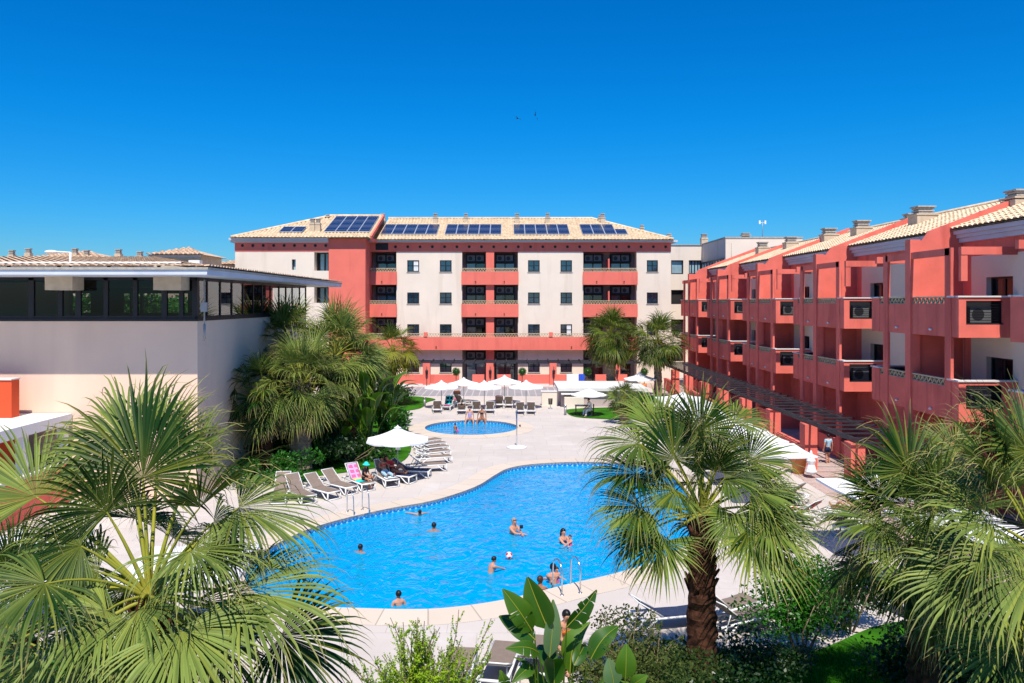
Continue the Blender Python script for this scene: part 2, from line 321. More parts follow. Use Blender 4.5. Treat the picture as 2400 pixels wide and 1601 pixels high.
def bandmat():
    m = bpy.data.materials.new('waterline_tiles'); m.use_nodes = True; n = m.node_tree.nodes; L = m.node_tree.links
    b = n['Principled BSDF']; b.inputs['Roughness'].default_value = .2
    tc = n.new('ShaderNodeTexCoord'); sp = n.new('ShaderNodeSeparateXYZ'); L.new(tc.outputs['UV'], sp.inputs[0])
    def mth(op, a, bv=None):
        x = n.new('ShaderNodeMath'); x.operation = op
        L.new(a, x.inputs[0])
        if bv is not None:
            if hasattr(bv, 'links'): L.new(bv, x.inputs[1])
            else: x.inputs[1].default_value = bv
        return x.outputs[0]
    pp = mth('PINGPONG', sp.outputs[0], .13)            # triangles along the edge
    tri = mth('MULTIPLY', pp, 3.4)
    lo = mth('LESS_THAN', mth('SUBTRACT', sp.outputs[1], tri), 0.22)
    mx = n.new('ShaderNodeMixRGB'); mx.inputs['Color1'].default_value = (.02, .16, .42, 1); mx.inputs['Color2'].default_value = (.42, .66, .82, 1); L.new(lo, mx.inputs['Fac'])
    wv = mth('GREATER_THAN', mth('PINGPONG', sp.outputs[0], .085), .045)
    up = mth('GREATER_THAN', sp.outputs[1], .62); k = mth('MULTIPLY', wv, up)
    m2 = n.new('ShaderNodeMixRGB'); m2.inputs['Color2'].default_value = (.06, .33, .62, 1); L.new(k, m2.inputs['Fac']); L.new(mx.outputs[0], m2.inputs['Color1'])
    L.new(m2.outputs[0], b.inputs['Base Color']); return m
M['band'] = bandmat()
def solarmat():
    m = bpy.data.materials.new('solar_cells'); m.use_nodes = True; n = m.node_tree.nodes; L = m.node_tree.links
    b = n['Principled BSDF']; b.inputs['Roughness'].default_value = .18; b.inputs['Specular IOR Level'].default_value = .5
    tc = n.new('ShaderNodeTexCoord'); br = n.new('ShaderNodeTexBrick'); br.offset = 0; br.inputs['Color1'].default_value = (.004, .012, .05, 1); br.inputs['Color2'].default_value = (.006, .02, .075, 1)
    br.inputs['Mortar'].default_value = (.05, .08, .16, 1); br.inputs['Scale'].default_value = 1; br.inputs['Brick Width'].default_value = .19; br.inputs['Row Height'].default_value = .19; br.inputs['Mortar Size'].default_value = .008
    L.new(tc.outputs['Object'], br.inputs['Vector']); L.new(br.outputs['Color'], b.inputs['Base Color']); return m
M['solar'] = solarmat()
M['alu'] = mat('aluminium_frame', (.62, .64, .68), .35, .03, 2, metal=.5)
M['ground'] = mat('far_ground', (.30, .25, .19), .95, .2, .02)
# ------------------------------------------------------------------ ground, deck, pools
def crom(pts, n=8):
    out = []; N = len(pts)
    for i in range(N):
        p0, p1, p2, p3 = pts[i-1], pts[i], pts[(i+1) % N], pts[(i+2) % N]
        for k in range(n):
            t = k/n
            out.append(Vector([.5*((2*p1[j])+(-p0[j]+p2[j])*t+(2*p0[j]-5*p1[j]+4*p2[j]-p3[j])*t*t+(-p0[j]+3*p1[j]-3*p2[j]+p3[j])*t**3) for j in (0, 1)]+[0]))
    return out
def offset(pts, d):
    N = len(pts); out = []
    area = sum(pts[i].x*pts[(i+1) % N].y-pts[(i+1) % N].x*pts[i].y for i in range(N))
    sg = 1 if area > 0 else -1
    for i in range(N):
        t = (pts[(i+1) % N]-pts[i-1]).normalized(); out.append(pts[i]+Vector((t.y, -t.x, 0))*d*sg)
    return out
pool_px = [(1260,1088),(1195,1098),(1160,1115),(1125,1137),(1075,1157),(1005,1177),(925,1191),(840,1209),(760,1230),(690,1256),(618,1296),(575,1345),(600,1392),(700,1420),
           (880,1429),(1000,1430),(1100,1421),(1200,1404),(1330,1372),(1450,1344),(1560,1308),(1622,1262),(1632,1200),(1608,1150),(1560,1112),(1480,1090),(1370,1084)]
pool = crom([G(*p) for p in pool_px], 6)
cs = [G(996.5, 1002), G(1213.5, 1002)]
pc = Vector(((cs[0].x+cs[1].x)/2, (F*H/(986-CY)+F*H/(1020.5-CY))/2, 0)); pr = (cs[1].x-cs[0].x)/2
pry = (F*H/(986-CY)-F*H/(1020.5-CY))/2
small = [pc+Vector((pr*math.cos(2*math.pi*k/64), pry*math.sin(2*math.pi*k/64), 0)) for k in range(64)]
pool_o = offset(pool, 1.0); small_o = [pc+Vector(((pr+1.05)*math.cos(2*math.pi*k/64), (pry+1.05)*math.sin(2*math.pi*k/64), 0)) for k in range(64)]
def tess(name, loops, z, m, kind='structure'):
    fl = [p for l in loops for p in l]; tris = geometry.tessellate_polygon([[Vector((p[0], p[1], 0)) for p in l] for l in loops])
    b = MB(); vs = [(p[0], p[1], z) for p in fl]; fs = []
    for t in tris:
        a, c, d = (Vector(vs[i]) for i in t)
        fs.append(t if (c-a).cross(d-a).z > 0 else t[::-1])
    b.add(vs, fs); return tag(b.build(name, m), kind=kind)
rect = [Vector((-45, -8, 0)), Vector((45, -8, 0)), Vector((45, 110, 0)), Vector((-45, 110, 0))]
big = [Vector((-2500, -300, 0)), Vector((2500, -300, 0)), Vector((2500, 4000, 0)), Vector((-2500, 4000, 0))]
tess('ground', [big, rect], -.02, M['ground'])
tess('pool_deck', [rect, pool_o[::2], small_o], 0, M['deck'])
def ring(name, a, c, z0, z1, m, zin=0.0, tile=1.0):
    b = MB(); uv = []; u = 0; N = len(a); vs = []
    for i in range(N+1):
        if i: u += (a[i % N]-a[(i-1) % N]).length
        p, q = a[i % N], c[i % N]
        for (pt, z, v) in ((p, z0-.05, .05), (p, z0+.035, .15), (q, z1, 1.35), ):
            vs.append((pt.x, pt.y, z)); uv.append((u, v+1))
    fs = []
    for i in range(N):
        for k in range(2): fs.append((i*3+k, i*3+k+1, (i+1)*3+k+1, (i+1)*3+k))
    b.add(vs, fs); return tag(b.build(name, m, uv=uv), kind='structure')
ring('pool_coping', pool, pool_o, 0, .004, M['coping'])
ring('pool_coping', small, small_o, 0, .004, M['coping'])
WZ = -.16
def basin(name, pts, depth, zb):
    b = MB(); N = len(pts); vs = []; uv = []; u = 0
    for i in range(N+1):
        if i: u += (pts[i % N]-pts[(i-1) % N]).length
        p = pts[i % N]
        for z, v in ((.03, 1), (zb, 0), (zb-.001, 0), (-depth, -1)): vs.append((p.x, p.y, z)); uv.append((u, v))
    fs = []; 
    for i in range(N):
        fs.append((i*4, i*4+1, (i+1)*4+1, (i+1)*4)); 
    b.add(vs, fs, 1)
    b.add([], []) 
    for i in range(N): b.f.append((i*4+2, i*4+3, (i+1)*4+3, (i+1)*4+2)); b.m.append(0); b.s.append(False)
    tris = geometry.tessellate_polygon([[Vector((p.x, p.y, 0)) for p in pts]])
    base = b.add([(p.x, p.y, -depth) for p in pts], [t for t in tris]); uv += [(0, 0)]*N
    return tag(b.build(name, [M['mosaic'], M['band']], uv=uv), kind='structure')
basin('pool_basin', pool, 1.35, -.34); basin('pool_basin', small, .5, -.34)
tess('water', [pool], WZ, M['water']); tess('water', [small], WZ, M['water'])
def sheet(name, x0, x1, y0, y1, z, m, kind='structure'):
    b = MB(); b.quad((x0, y0, z), (x1, y0, z), (x1, y1, z), (x0, y1, z)); return tag(b.build(name, m), kind=kind)
sheet('path', -14, 5.2, 68.6, 75.7, .005, M['greypave']); sheet('path', -30, 20, 75.7, 79.6, .009, M['pinkpave'])
sheet('path', 13.4, 19.3, 20, 75.7, .005, M['pinkpave'])
# lawns
def lawn(pxs, z=.03, m='lawn'):
    pts = crom([G(*p) for p in pxs], 4); return tess('lawn', [pts], z, M[m])
bed_px = [(1020,936),(1000,944),(987,957),(950,965),(905,985),(930,1010),(960,1035),(962,1060),(940,1084),(880,1098),(780,1112),(700,1122),(640,1128),(560,1136),(530,1100),(540,1020),(560,975),(700,945),(850,930),(960,929)]
lawn(bed_px)
lawn([(1328,966),(1345,977),(1400,982),(1490,984),(1570,978),(1570,955),(1450,955),(1340,959)])
tess('lawn', [crom([Vector(p) for p in ((2.0,16.9,0),(4.2,17.2,0),(5.6,17.5,0),(7.4,18.6,0),(9.5,20.0,0),(11.5,20.2,0),(13.6,19.0,0),(16,17.5,0),(17,8,0),(10,1,0),(0,1,0),(-.5,8,0),(0,14.5,0))], 4)], .03, M['lawn'])
tess('lawn', [crom([Vector(p) for p in ((-14,14,0),(-8,15.6,0),(-4.5,15.4,0),(-2.2,14.6,0),(-1.6,8,0),(-4,1,0),(-14,1,0))], 4)], .03, M['lawn'])
# ------------------------------------------------------------------ roofs
def tileroof(b, O, u, s, n, U, Lf, pitch=.34, row=.42, r=.058, mi=0):
    O = Vector(O); u = Vector(u); s = Vector(s); n = Vector(n); N = int(U/pitch)
    prof = [(0, 0), (.12, .62), (.3, 1), (.5, 1), (.68, .62), (.8, 0), (.9, -.25)]
    for i in range(N):
        u0 = i*pitch; v0, v1 = Lf(u0+pitch/2)
        if v1-v0 < .1: continue
        k = max(1, int(math.ceil((v1-v0)/row))); vs = []; fs = []; jit = rnd.uniform(-.015, .015)
        for q in range(k):
            a = v0+q*row+jit; c = min(v0+(q+1)*row+.05, v1)
            for vv, lift in ((a, .03), (c, 0)):
                for (pu, ph) in prof+[(1, 0)]:
                    vs.append(tuple(O+u*(u0+pu*pitch)+s*vv+n*(ph*r+lift+.03)))
            base = q*16
            for j in range(7): fs.append((base+j, base+j+1, base+8+j+1, base+8+j))
        b.add(vs, fs, mi)
        # closed end at the eave
        e = [tuple(O+u*(u0+pu*pitch)+s*v0+n*(ph*r+.06)) for pu, ph in prof[:6]]
        b.add(e, [tuple(range(6))], mi)
# ------------------------------------------------------------------ back building
YB = 79.6; YL = 77.0; EZ = 14.27
def bx(px): return PX(px, YB)
def bz(py): return PZ(py, YB)
bb = thing('apartment_building', 'four storey coral and cream building with solar panels, at the far end of the pool', 'building', (0, YB, 0))
cream, redb = M['cream'], M['red_back']
# rows
tops = [592.5, 668, 743.5, 819.5]; par_t = [628.7, 704.5, 780.6]; par_b = [667.5, 743, 819]
xr0, xr1 = 868, 1572
piers = [(929, 1083), (1214, 1367), (1492, 1571.6)]
win = {0: [(954.5, 982.4), (1030.9, 1058.5)], 1: [(1237.6, 1265), (1313.7, 1340.7)], 2: [(1516, 1542)]}
wrow = [(610, 637), (685.5, 711.7), (760, 787), (846, 872.5)]
holes = []
b = MB()
for i, (a, c) in enumerate(piers):
    hs_ = [(bx(w0), bx(w1), bz(y1), bz(y0)) for (w0, w1) in win[i] for (y0, y1) in wrow if not (i == 2 and y0 > 800)]
    holes += [(h, i) for h in hs_]
    b.wall(bx(a), bx(c), 0, bz(589), YB, hs_, .14)
    for xx in (bx(a), bx(c)): b.quad((xx, YB, 0), (xx, YB+2, 0), (xx, YB+2, bz(589)), (xx, YB, bz(589)))
b.build('wall', cream, bb)
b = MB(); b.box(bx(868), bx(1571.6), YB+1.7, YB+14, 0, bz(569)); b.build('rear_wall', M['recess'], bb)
b = MB(); b.box(bx(860), bx(1572.6), YB-.03, YB+1.9, bz(590), bz(568)); b.build('coral_band', redb, bb)
# small round holes below the cornice
for k in range(23):
    px = 927+k*((1560-927)/22); v = MB(xf=lambda p: (p[0], p[2], p[1])); 
    v = MB(); r_ = .15; cx_, cz_ = bx(px), bz(578.5)
    v.add([(cx_+r_*math.cos(t*math.pi/4), YB-.036, cz_+r_*math.sin(t*math.pi/4)) for t in range(8)], [tuple(range(8))]); v.build('vent_hole', M['dark'], bb)
v = MB(); v.box(bx(880.5), bx(910), YB-.05, YB, bz(586), bz(570)); v.build('vent_grille', M['dark'], bb)
b = MB(); b.poly([(bx(860), YB+.0), (bx(860), YB-.28), (bx(1572.6)+.28, YB-.28), (bx(1572.6)+.28, YB+12), (bx(1572), YB+12), (bx(1572), YB)], bz(568), EZ-.22)
b.poly([(bx(860), YB+.0), (bx(860), YB-.55), (bx(1572.6)+.55, YB-.55), (bx(1572.6)+.55, YB+12), (bx(1572), YB+12), (bx(1572), YB)], EZ-.218, EZ-.02)
b.build('cornice', M['cornice'], bb)
def window(parent, h, Y, kind, nm='window'):
    x0, x1, z0, z1 = h; f = MB(); w = .09
    for (a, c, d, e) in ((x0, x0+w, z0, z1), (x1-w, x1, z0, z1), (x0+w, x1-w, z0, z0+w), (x0+w, x1-w, z1-w, z1), ((x0+x1)/2-.05, (x0+x1)/2+.05, z0+w, z1-w)):
        f.box(a, c, Y+.02, Y+.09, d, e)
    zm = z0+(z1-z0)*.52
    f.box(x0+w, (x0+x1)/2-.05, Y+.03, Y+.08, zm-.03, zm+.03); f.box((x0+x1)/2+.05, x1-w, Y+.03, Y+.08, zm-.03, zm+.03)
    fo = f.build(nm, M['dark'], parent)
    p = MB(); p.quad((x0, Y+.06, z0), (x1, Y+.06, z0), (x1, Y+.06, z1), (x0, Y+.06, z1)); p.build('pane', M['glass'], fo)
    c = MB(); 
    c.quad((x0, Y+.135, z0), (x1, Y+.135, z0), (x1, Y+.135, z1), (x0, Y+.135, z1), 0)
    if kind == 1: c.quad((x0+.1, Y+.10, z0), ((x0+x1)/2, Y+.10, z0), ((x0+x1)/2, Y+.10, z1), (x0+.1, Y+.10, z1), 1)
    elif kind == 2: c.quad(((x0+x1)/2+.05, Y+.055, z0+.05), (x1-.1, Y+.055, z0+.05), (x1-.1, Y+.055, z1-.06), ((x0+x1)/2+.05, Y+.055, z1-.06), 1)
    else: c.quad((x0+.1, Y+.10, z0), (x1-.1, Y+.10, z0), (x1-.1, Y+.10, zm-.05), (x0+.1, Y+.10, zm-.05), 1)
    c.build('curtain', [M['pane'], M['curtain']], fo)
    s = MB(); s.box(x0-.06, x1+.06, Y-.06, Y+.1, z0-.08, z0-.002); s.build('sill', M['chimcap'], fo)
for i, (h, q) in enumerate(holes): window(bb, h, YB, [2, 0, 0, 1, 0, 0, 0, 0][i % 8] if q == 0 else [0, 0, 1, 0, 0, 0, 2, 0][i % 8])
# slabs, balconies
def lattice(b, x0, x1, y, z0, z1, pitch=.27, along='x', mi=0):
    n = max(1, round((x1-x0)/pitch)); p = (x1-x0)/n
    def pt(a, z): return (a, y, z) if along == 'x' else (y, a, z)
    b.beam(pt(x0, z1-.03), pt(x1, z1-.03), .13, .06, mi); b.beam(pt(x0, z0+.015), pt(x1, z0+.015), .10, .03, mi)
    for k in range(n):
        a = x0+k*p
        b.beam(pt(a, z0+.03), pt(a+p/2, z1-.06), .07, .045, mi); b.beam(pt(a+p/2, z1-.06), pt(a+p, z0+.03), .07, .045, mi)
bays = [(869, 928.5, False), (1084, 1213, True), (1368, 1491, True)]
def balcony(x0, x1, r, Y0, depth=.0):
    zt, zl, zb = bz(par_t[r]), bz(par_t[r]+8.4), bz(par_b[r])
    b = MB(); b.box(x0, x1, Y0, Y0+.16, zb, zl); b.box(x0, x1, Y0+.16, YB+1.7, zb, zb+.22)
    bo = b.build('balcony', redb, bb); l = MB(); lattice(l, x0+.03, x1-.03, Y0+.08, zl, zt); l.build('lattice_rail', M['lattice'], bo)
    for k in range(2 if x1-x0 > 4 else 1):
        d = MB(); xx = x0+(x1-x0)*(.25+.5*k if x1-x0 > 4 else .46); d.box(xx-.05, xx+.05, Y0-.12, Y0+.02, zb+.28, zb+.36); d.build('drain_spout', M['dark'], bo)
    return bo
for j, (a, c, two) in enumerate(bays):
    for r in range(3):
        if r < 2: balcony(bx(a)-.1, bx(c)+.1, r, YB-.35)
lb = balcony(bx(868), bx(1494), 2, YB-1.05)
for k, px in enumerate((1000, 1290)):
    c = MB(); c.box(bx(px)-.18, bx(px)+.18, YB-1.12, YB-.8, bz(788), bz(778)); c.build('balcony_post', redb, lb)
# recess contents
aci = 0
def door_unit(x0, x1, zb, zt, par, cur):
    """dark framed glass door with a shelf of two air conditioners above"""
    Y = YB+1.2; zs = zt-(zt-zb)*.30
    f = MB(); f.box(x0, x1, Y-.5, Y-.44, zs, zs+.10); f.box(x0, x1, Y-.5, Y-.44, zt-.12, zt-.01); f.box(x0, x1, Y-.05, Y+.3, zs-.02, zt-.01)
    for xx in (x0, x1-.08): f.box(xx, xx+.08, Y-.502, Y, zs+.003, zt-.02)
    f.box(x0+.01, x1-.01, Y-.44, Y, zs-.03, zs-.005)
    w = .1
    for xx in (x0, x1-w, (x0+x1)/2-w/2): f.box(xx, xx+w, Y, Y+.1, zb, zs-.04)
    f.box(x0, x1, Y-.004, Y+.104, zs-.14, zs-.035)
    fo = f.build('door', M['dark'], par)
    g = MB(); g.quad((x0, Y+.05, zb), (x1, Y+.05, zb), (x1, Y+.05, zs), (x0, Y+.05, zs)); g.build('pane', M['glass'], fo)
    c = MB(); xm = x0+(x1-x0)*cur[1]; c.quad((x0, Y+.3, zb), (xm, Y+.3, zb), (xm, Y+.3, zs), (x0, Y+.3, zs), 0); c.quad((xm, Y+.3, zb), (x1, Y+.3, zb), (x1, Y+.3, zs), (xm, Y+.3, zs), 1)
    c.build('curtain', [M[cur[0]], M['interior']], fo)
    for k in range(2):
        xx = x0+(x1-x0)*(.27+.44*k); a = MB(); a.box(xx-.38, xx+.38, Y-.42, Y-.1, zs+.11, min(zs+.68, zt-.13)); ao = a.build('air_conditioner', M['ac'], par)
        q = MB(); q.add([(xx-.08+.21*math.cos(t*math.pi/6), Y-.424, zs+.38+.21*math.sin(t*math.pi/6)) for t in range(12)], [tuple(range(12))]); q.build('fan_grille', M['fan'], ao)
pb = [667.5, 743, 819, 898]
for j, (a, c, two) in enumerate(bays):
    for r in range(4):
        zt = bz(tops[r]); zb = bz(pb[r])+(.22 if r < 3 else 0)
        units = [(a+9, c-2)] if not two else ([(a+6.5, a+54), (c-53, c-6)] if j == 1 else [(a+1, a+48), (c-57, c-9)])
        for q, (u0, u1) in enumerate(units):
            cu = [('curtain2', .5), ('curtain', .45), ('curtain', 1), ('curtain2', .8), ('curtain2', .35)][(r*2+j+q) % 5]
            if r == 0 and j == 2: cu = ('curtain', 1)
            door_unit(bx(u0), bx(u1), zb, zt, bb, cu)
        if r:
            b = MB(); 
    if two:
        b = MB()
        if j == 1: b.box(bx(1139), bx(1158), YB-.02, YB+1.7, 0, bz(589)); b.build('pier', redb, bb)
        else:
            for r in (0, 1):
                b.poly([(bx(1425), YB-.2), (bx(1428), YB-.2), (bx(1428), YB+1.7), (bx(1425), YB+1.7)], bz(par_b[r])+.22, bz(par_t[r]-22))
            b.build('partition', redb, bb)
# left wing + tower
def lx(px): return PX(px, YL)
def lz(py): return PZ(py, YL)
b = MB()
lh = [(lx(684), lx(693), lz(632.7), lz(608)), (lx(736.5), lx(771), lz(634.6), lz(591)), (lx(736.5), lx(771), lz(710), lz(672))]
b.wall(lx(551), lx(771), 0, lz(589), YL, lh, 1.2); b.box(lx(551), lx(551)+.1, YL+.003, YL+14, 0, lz(570)); b.build('wing_wall', cream, bb)
for k, h in enumerate(lh):
    b = MB(); Y = YL+(.3 if k == 0 else 1.15)
    b.box(h[0], h[0]+(.3 if k else .08), Y, Y+.1, h[2], h[3]); b.box(h[1]-.08, h[1], Y, Y+.1, h[2], h[3]); b.box(h[0]+.3, h[1], Y+.02, Y+.08, h[3]-.1, h[3]-.01)
    if k: b.box(h[0]+(h[1]-h[0])*.5, h[0]+(h[1]-h[0])*.58, Y, Y+.1, h[2], h[3]-.12); b.box(h[0]+(h[1]-h[0])*.76, h[0]+(h[1]-h[0])*.8, Y, Y+.1, h[2], h[3]-.12)
    o = b.build('window', M['dark'], bb); g = MB(); g.quad((h[0], Y+.12, h[2]), (h[1], Y+.12, h[2]), (h[1], Y+.12, h[3]), (h[0], Y+.12, h[3])); g.build('pane', M['pane'], o)
b = MB(); b.box(lx(551)-.03, lx(771), YL-.03, YL+13, lz(589.5), lz(569)); b.build('coral_band', redb, bb)
for k in range(9):
    v = MB(); cx_, cz_ = lx(568.5+k*24.4), lz(575.5)
    v.add([(cx_+.15*math.cos(t*math.pi/4), YL-.036, cz_+.15*math.sin(t*math.pi/4)) for t in range(8)], [tuple(range(8))]); v.build('vent_hole', M['dark'], bb)
b = MB(); b.poly([(lx(545)-.1, YL-.3), (lx(771), YL-.3), (lx(771), YL), (lx(551), YL), (lx(551), YL+12), (lx(545)-.1, YL+12)], lz(569), EZ-.22)
b.poly([(lx(541)-.0, YL-.6), (lx(771), YL-.6), (lx(771), YL), (lx(551), YL), (lx(551), YL+12), (lx(541)-.0, YL+12)], EZ-.218, EZ-.02); b.build('cornice', M['cornice'], bb)
b = MB(); b.box(lx(771), lx(857), YL-.12, YL+5, 0, EZ-.05); b.build('tower', redb, bb)
# roofs: local slope coordinates
TA = math.atan(.364); ca, sa = math.cos(TA), math.sin(TA)
sdir = (0, ca, sa); ndir = (0, -sa, ca)
def slope(px, py, Ye):  # point on the roof seen at this pixel -> (x, t along y)
    k = (CY-py)/F; t = (k*Ye-(EZ-H))/(.364-k); return PX(px, Ye+t), t
roofL = MB(); YeL = YL-.75; xl0 = PX(541, YeL); xr_ = -13.15; tR = 7.85
def LfL(u): return (0, min(u*1.0, tR)/ca)
tileroof(roofL, (xl0, YeL, EZ), (1, 0, 0), sdir, ndir, xr_-xl0, LfL)
roofL.quad((xl0, YeL, EZ-.02), (xr_, YeL, EZ-.02), (xr_, YeL+tR, EZ+.364*tR-.02), (xl0+tR, YeL+tR, EZ+.364*tR-.02), 0)
roofL.add([(xl0, YeL, EZ-.02), (xl0+tR, YeL+tR, EZ+.364*tR-.02), (xl0, YeL+2*tR, EZ-.02)], [(0, 1, 2)]); roofL.quad((xl0+tR, YeL+tR, EZ+.364*tR-.02), (xr_, YeL+tR, EZ+.364*tR-.02), (xr_, YeL+2*tR, EZ), (xl0, YeL+2*tR, EZ))
roofL.tube([(xl0, YeL, EZ+.08), (xl0+tR, YeL+tR, EZ+.364*tR+.1), (xr_, YeL+tR, EZ+.364*tR+.1)], .13, 6)
ro1 = roofL.build('roof', M['tile'], bb)
roofR = MB(); YeR = YB-.75; x0 = -13.0; x1 = PX(1578, YeR)
def LfR(u):
    x = x0+u; return (0, min(tR, max(0, (x1-x)*1.08))/ca)
tileroof(roofR, (x0, YeR, EZ), (1, 0, 0), sdir, ndir, x1-x0, LfR)
zt_ = EZ+.364*tR; xh = x1-tR/1.08
roofR.quad((x0, YeR, EZ-.02), (x1, YeR, EZ-.02), (xh, YeR+tR, zt_-.02), (x0, YeR+tR, zt_-.02)); roofR.add([(x1, YeR, EZ-.02), (x1, YeR+2*tR, EZ-.02), (xh, YeR+tR, zt_-.02)], [(0, 1, 2)])
roofR.quad((x0, YeR+tR, zt_-.02), (xh, YeR+tR, zt_-.02), (x1, YeR+2*tR, EZ-.02), (x0, YeR+2*tR, EZ-.02))
roofR.tube([(x1, YeR, EZ+.08), (xh, YeR+tR, zt_+.1), (x0, YeR+tR, zt_+.1)], .13, 6)
ro2 = roofR.build('roof', M['tile'], bb)
b = MB(); b.beam((-13.08, YeL-.02, EZ+.0), (-13.08, YeL+tR, zt_+.05), .16, .34); b.box(-13.15, -13.0, YeL+.3, YeL+15, EZ-.3, EZ); b.build('gable_trim', redb, bb)
def chimney(x, y, zb, zt, w, par, d=None):
    d = d or w; c = MB(); c.box(x-w/2, x+w/2, y-d/2, y+d/2, zb, zt-.42)
    c.box(x-w/2-.04, x+w/2+.04, y-d/2-.04, y+d/2+.04, zb+(zt-zb)*.62, zb+(zt-zb)*.62+.07)
    c.cur = 1; w2 = w*.42
    for k in range(3): c.box(x-w2*.9, x+w2*.9, y-d*.38, y+d*.38, zt-.40+k*.13, zt-.33+k*.13)
    c.box(x-w2*.75, x+w2*.75, y-d*.3, y+d*.3, zt-.42, zt-.10); c.box(x-w2-.02, x+w2+.02, y-d*.42-.02, y+d*.42+.02, zt-.05, zt+.02)
    return c.build('chimney', [M['chimney'], M['chimcap']], par)
for (pl, pr2, pt, pb_, Ye, ro) in ((726.5, 738.5, 513, 543, YeL, ro1), (739.5, 751.5, 513, 543, YeL, ro1), (763, 772, 504, 511.5, YeL, ro1),
        (892, 903, 501, 521, YeR, ro2), (1015, 1026, 501, 524, YeR, ro2), (1087, 1097, 501, 523, YeR, ro2), (1206, 1217.5, 501, 524, YeR, ro2), (1278, 1288.5, 500.5, 524, YeR, ro2),
        (1407, 1418, 501, 524, YeR, ro2), (1402, 1408, 505, 519, YeR, ro2), (1500, 1509, 528, 542, YeR, ro2), (1563, 1573, 548, 556, YeR, ro2)):
    x, t = slope((pl+pr2)/2, pb_, Ye); t = min(t, 7.4); Y = Ye+t; w = (pr2-pl)/F*Y; ztop = PZ(pt, Y)
    chimney(x, Y, EZ+.364*t-.25, ztop, w, ro)
def array(px0, px1, py0, Ye, cols, rows, ro, th=1.75, skip=()):
    xa, t = slope(px0, py0, Ye); xb, _ = slope(px1, py0, Ye); w = (xb-xa)/cols
    for r in range(rows):
        for c in range(cols):
            if (r, c) in skip: continue
            if th > 0: t0 = t/ca+r*th
            fr = MB(); O = Vector((xa+c*w, Ye, EZ)); n = Vector(ndir); s = Vector(sdir); u = Vector((1, 0, 0))
            def q(b_, a0, a1, c0, c1, hh, mi):
                b_.quad(*(tuple(O+u*a+s*v+n*hh) for a, v in ((a0, c0), (a1, c0), (a1, c1), (a0, c1))), mi)
            q(fr, .01, w-.01, t0+.01, t0+th-.01, .20, 0)
            for e in ((.0, .045), (w-.045, w)): q(fr, e[0], e[1], t0, t0+th, .206, 1)
            for e in ((t0, t0+.045), (t0+th-.045, t0+th)): q(fr, .045, w-.045, e[0], e[1], .206, 1)
            for k in (1, 2): q(fr, .045, w-.045, t0+th*k/3-.012, t0+th*k/3+.012, .203, 1)
            fr.quad(*(tuple(O+u*a+s*t0+n*hh) for a, hh in ((0, .13), (w, .13), (w, .206), (0, .206))), 1)
            fr.build('solar_panel', [M['solar'], M['alu']], ro)
array(653, 709, 547.8, YeL, 2, 1, ro1, 2.0); array(758.5, 867, 547, YeL, 4, 3, ro1, 2.05)
array(891, 1024, 553, YeR, 5, 2, ro2, 1.95); array(1042, 1175, 553, YeR, 5, 2, ro2, 1.95); array(1204, 1336, 553, YeR, 5, 2, ro2, 1.95); array(1365, 1472, 553, YeR, 4, 2, ro2, 1.95, ((1, 3),))
# ------------------------------------------------------------------ pergola and low wall before the back building
def pillar_pos(px, Y): return PX(px, Y)
gw = thing('garden_wall', 'low coral garden wall with brick pillars in front of the long back building', 'wall', (0, 76.6, 0))
gaps = [(930, 1076), (1107, 1135), (1165, 1197), (1214, 1368), (1395, 1470)]
for a, c in gaps:
    b = MB(); b.box(PX(a, 76.6), PX(c, 76.6), 76.5, 76.75, .25, 1.13); b.cur = 1; b.box(PX(a, 76.6), PX(c, 76.6), 76.45, 76.8, 0, .25); b.build('wall', [redb, M['capstone']], gw)
for px in (852, 1000, 1148, 1296, 1444):
    x = PX(px, 76.4); b = MB(); b.box(x-.34, x+.34, 76.1, 76.8, .18, 2.25); b.cur = 1; b.box(x-.36, x+.36, 76.05, 76.85, 0, .18); po = b.build('pillar', [redb, M['capstone']], gw)
    l = MB(); l.tube([(x+.05, 75.95, .1), (x+.05, 75.95, 1.95)], .03, 5); l.lathe((x+.05, 75.9, 1.25), [(.05, .42), (.14, .3), (.12, 0), (.03, -.05)], 8); l.build('wall_lamp', M['dark'], po)
pg = thing('pergola', 'long dark slatted pergola along the ground floor of the back building', 'pergola', (0, 77, 0))
b = MB(); b.beam((PX(905, 76.3), 76.3, 2.30), (PX(1500, 76.3), 76.3, 2.30), .09, .2); b.build('beam', M['pergola'], pg)
b = MB(); b.beam((PX(905, 76.3), 78.3, 2.30), (PX(1500, 76.3), 78.3, 2.30), .09, .2); b.build('beam', M['pergola'], pg)
x = PX(912, 76.3); k = 0
while x < PX(1495, 76.3):
    b = MB(); b.beam((x, 75.95, 2.45), (x, 78.6, 2.45), .08, .11); b.build('slat', M['pergola'], pg); x += 1.02
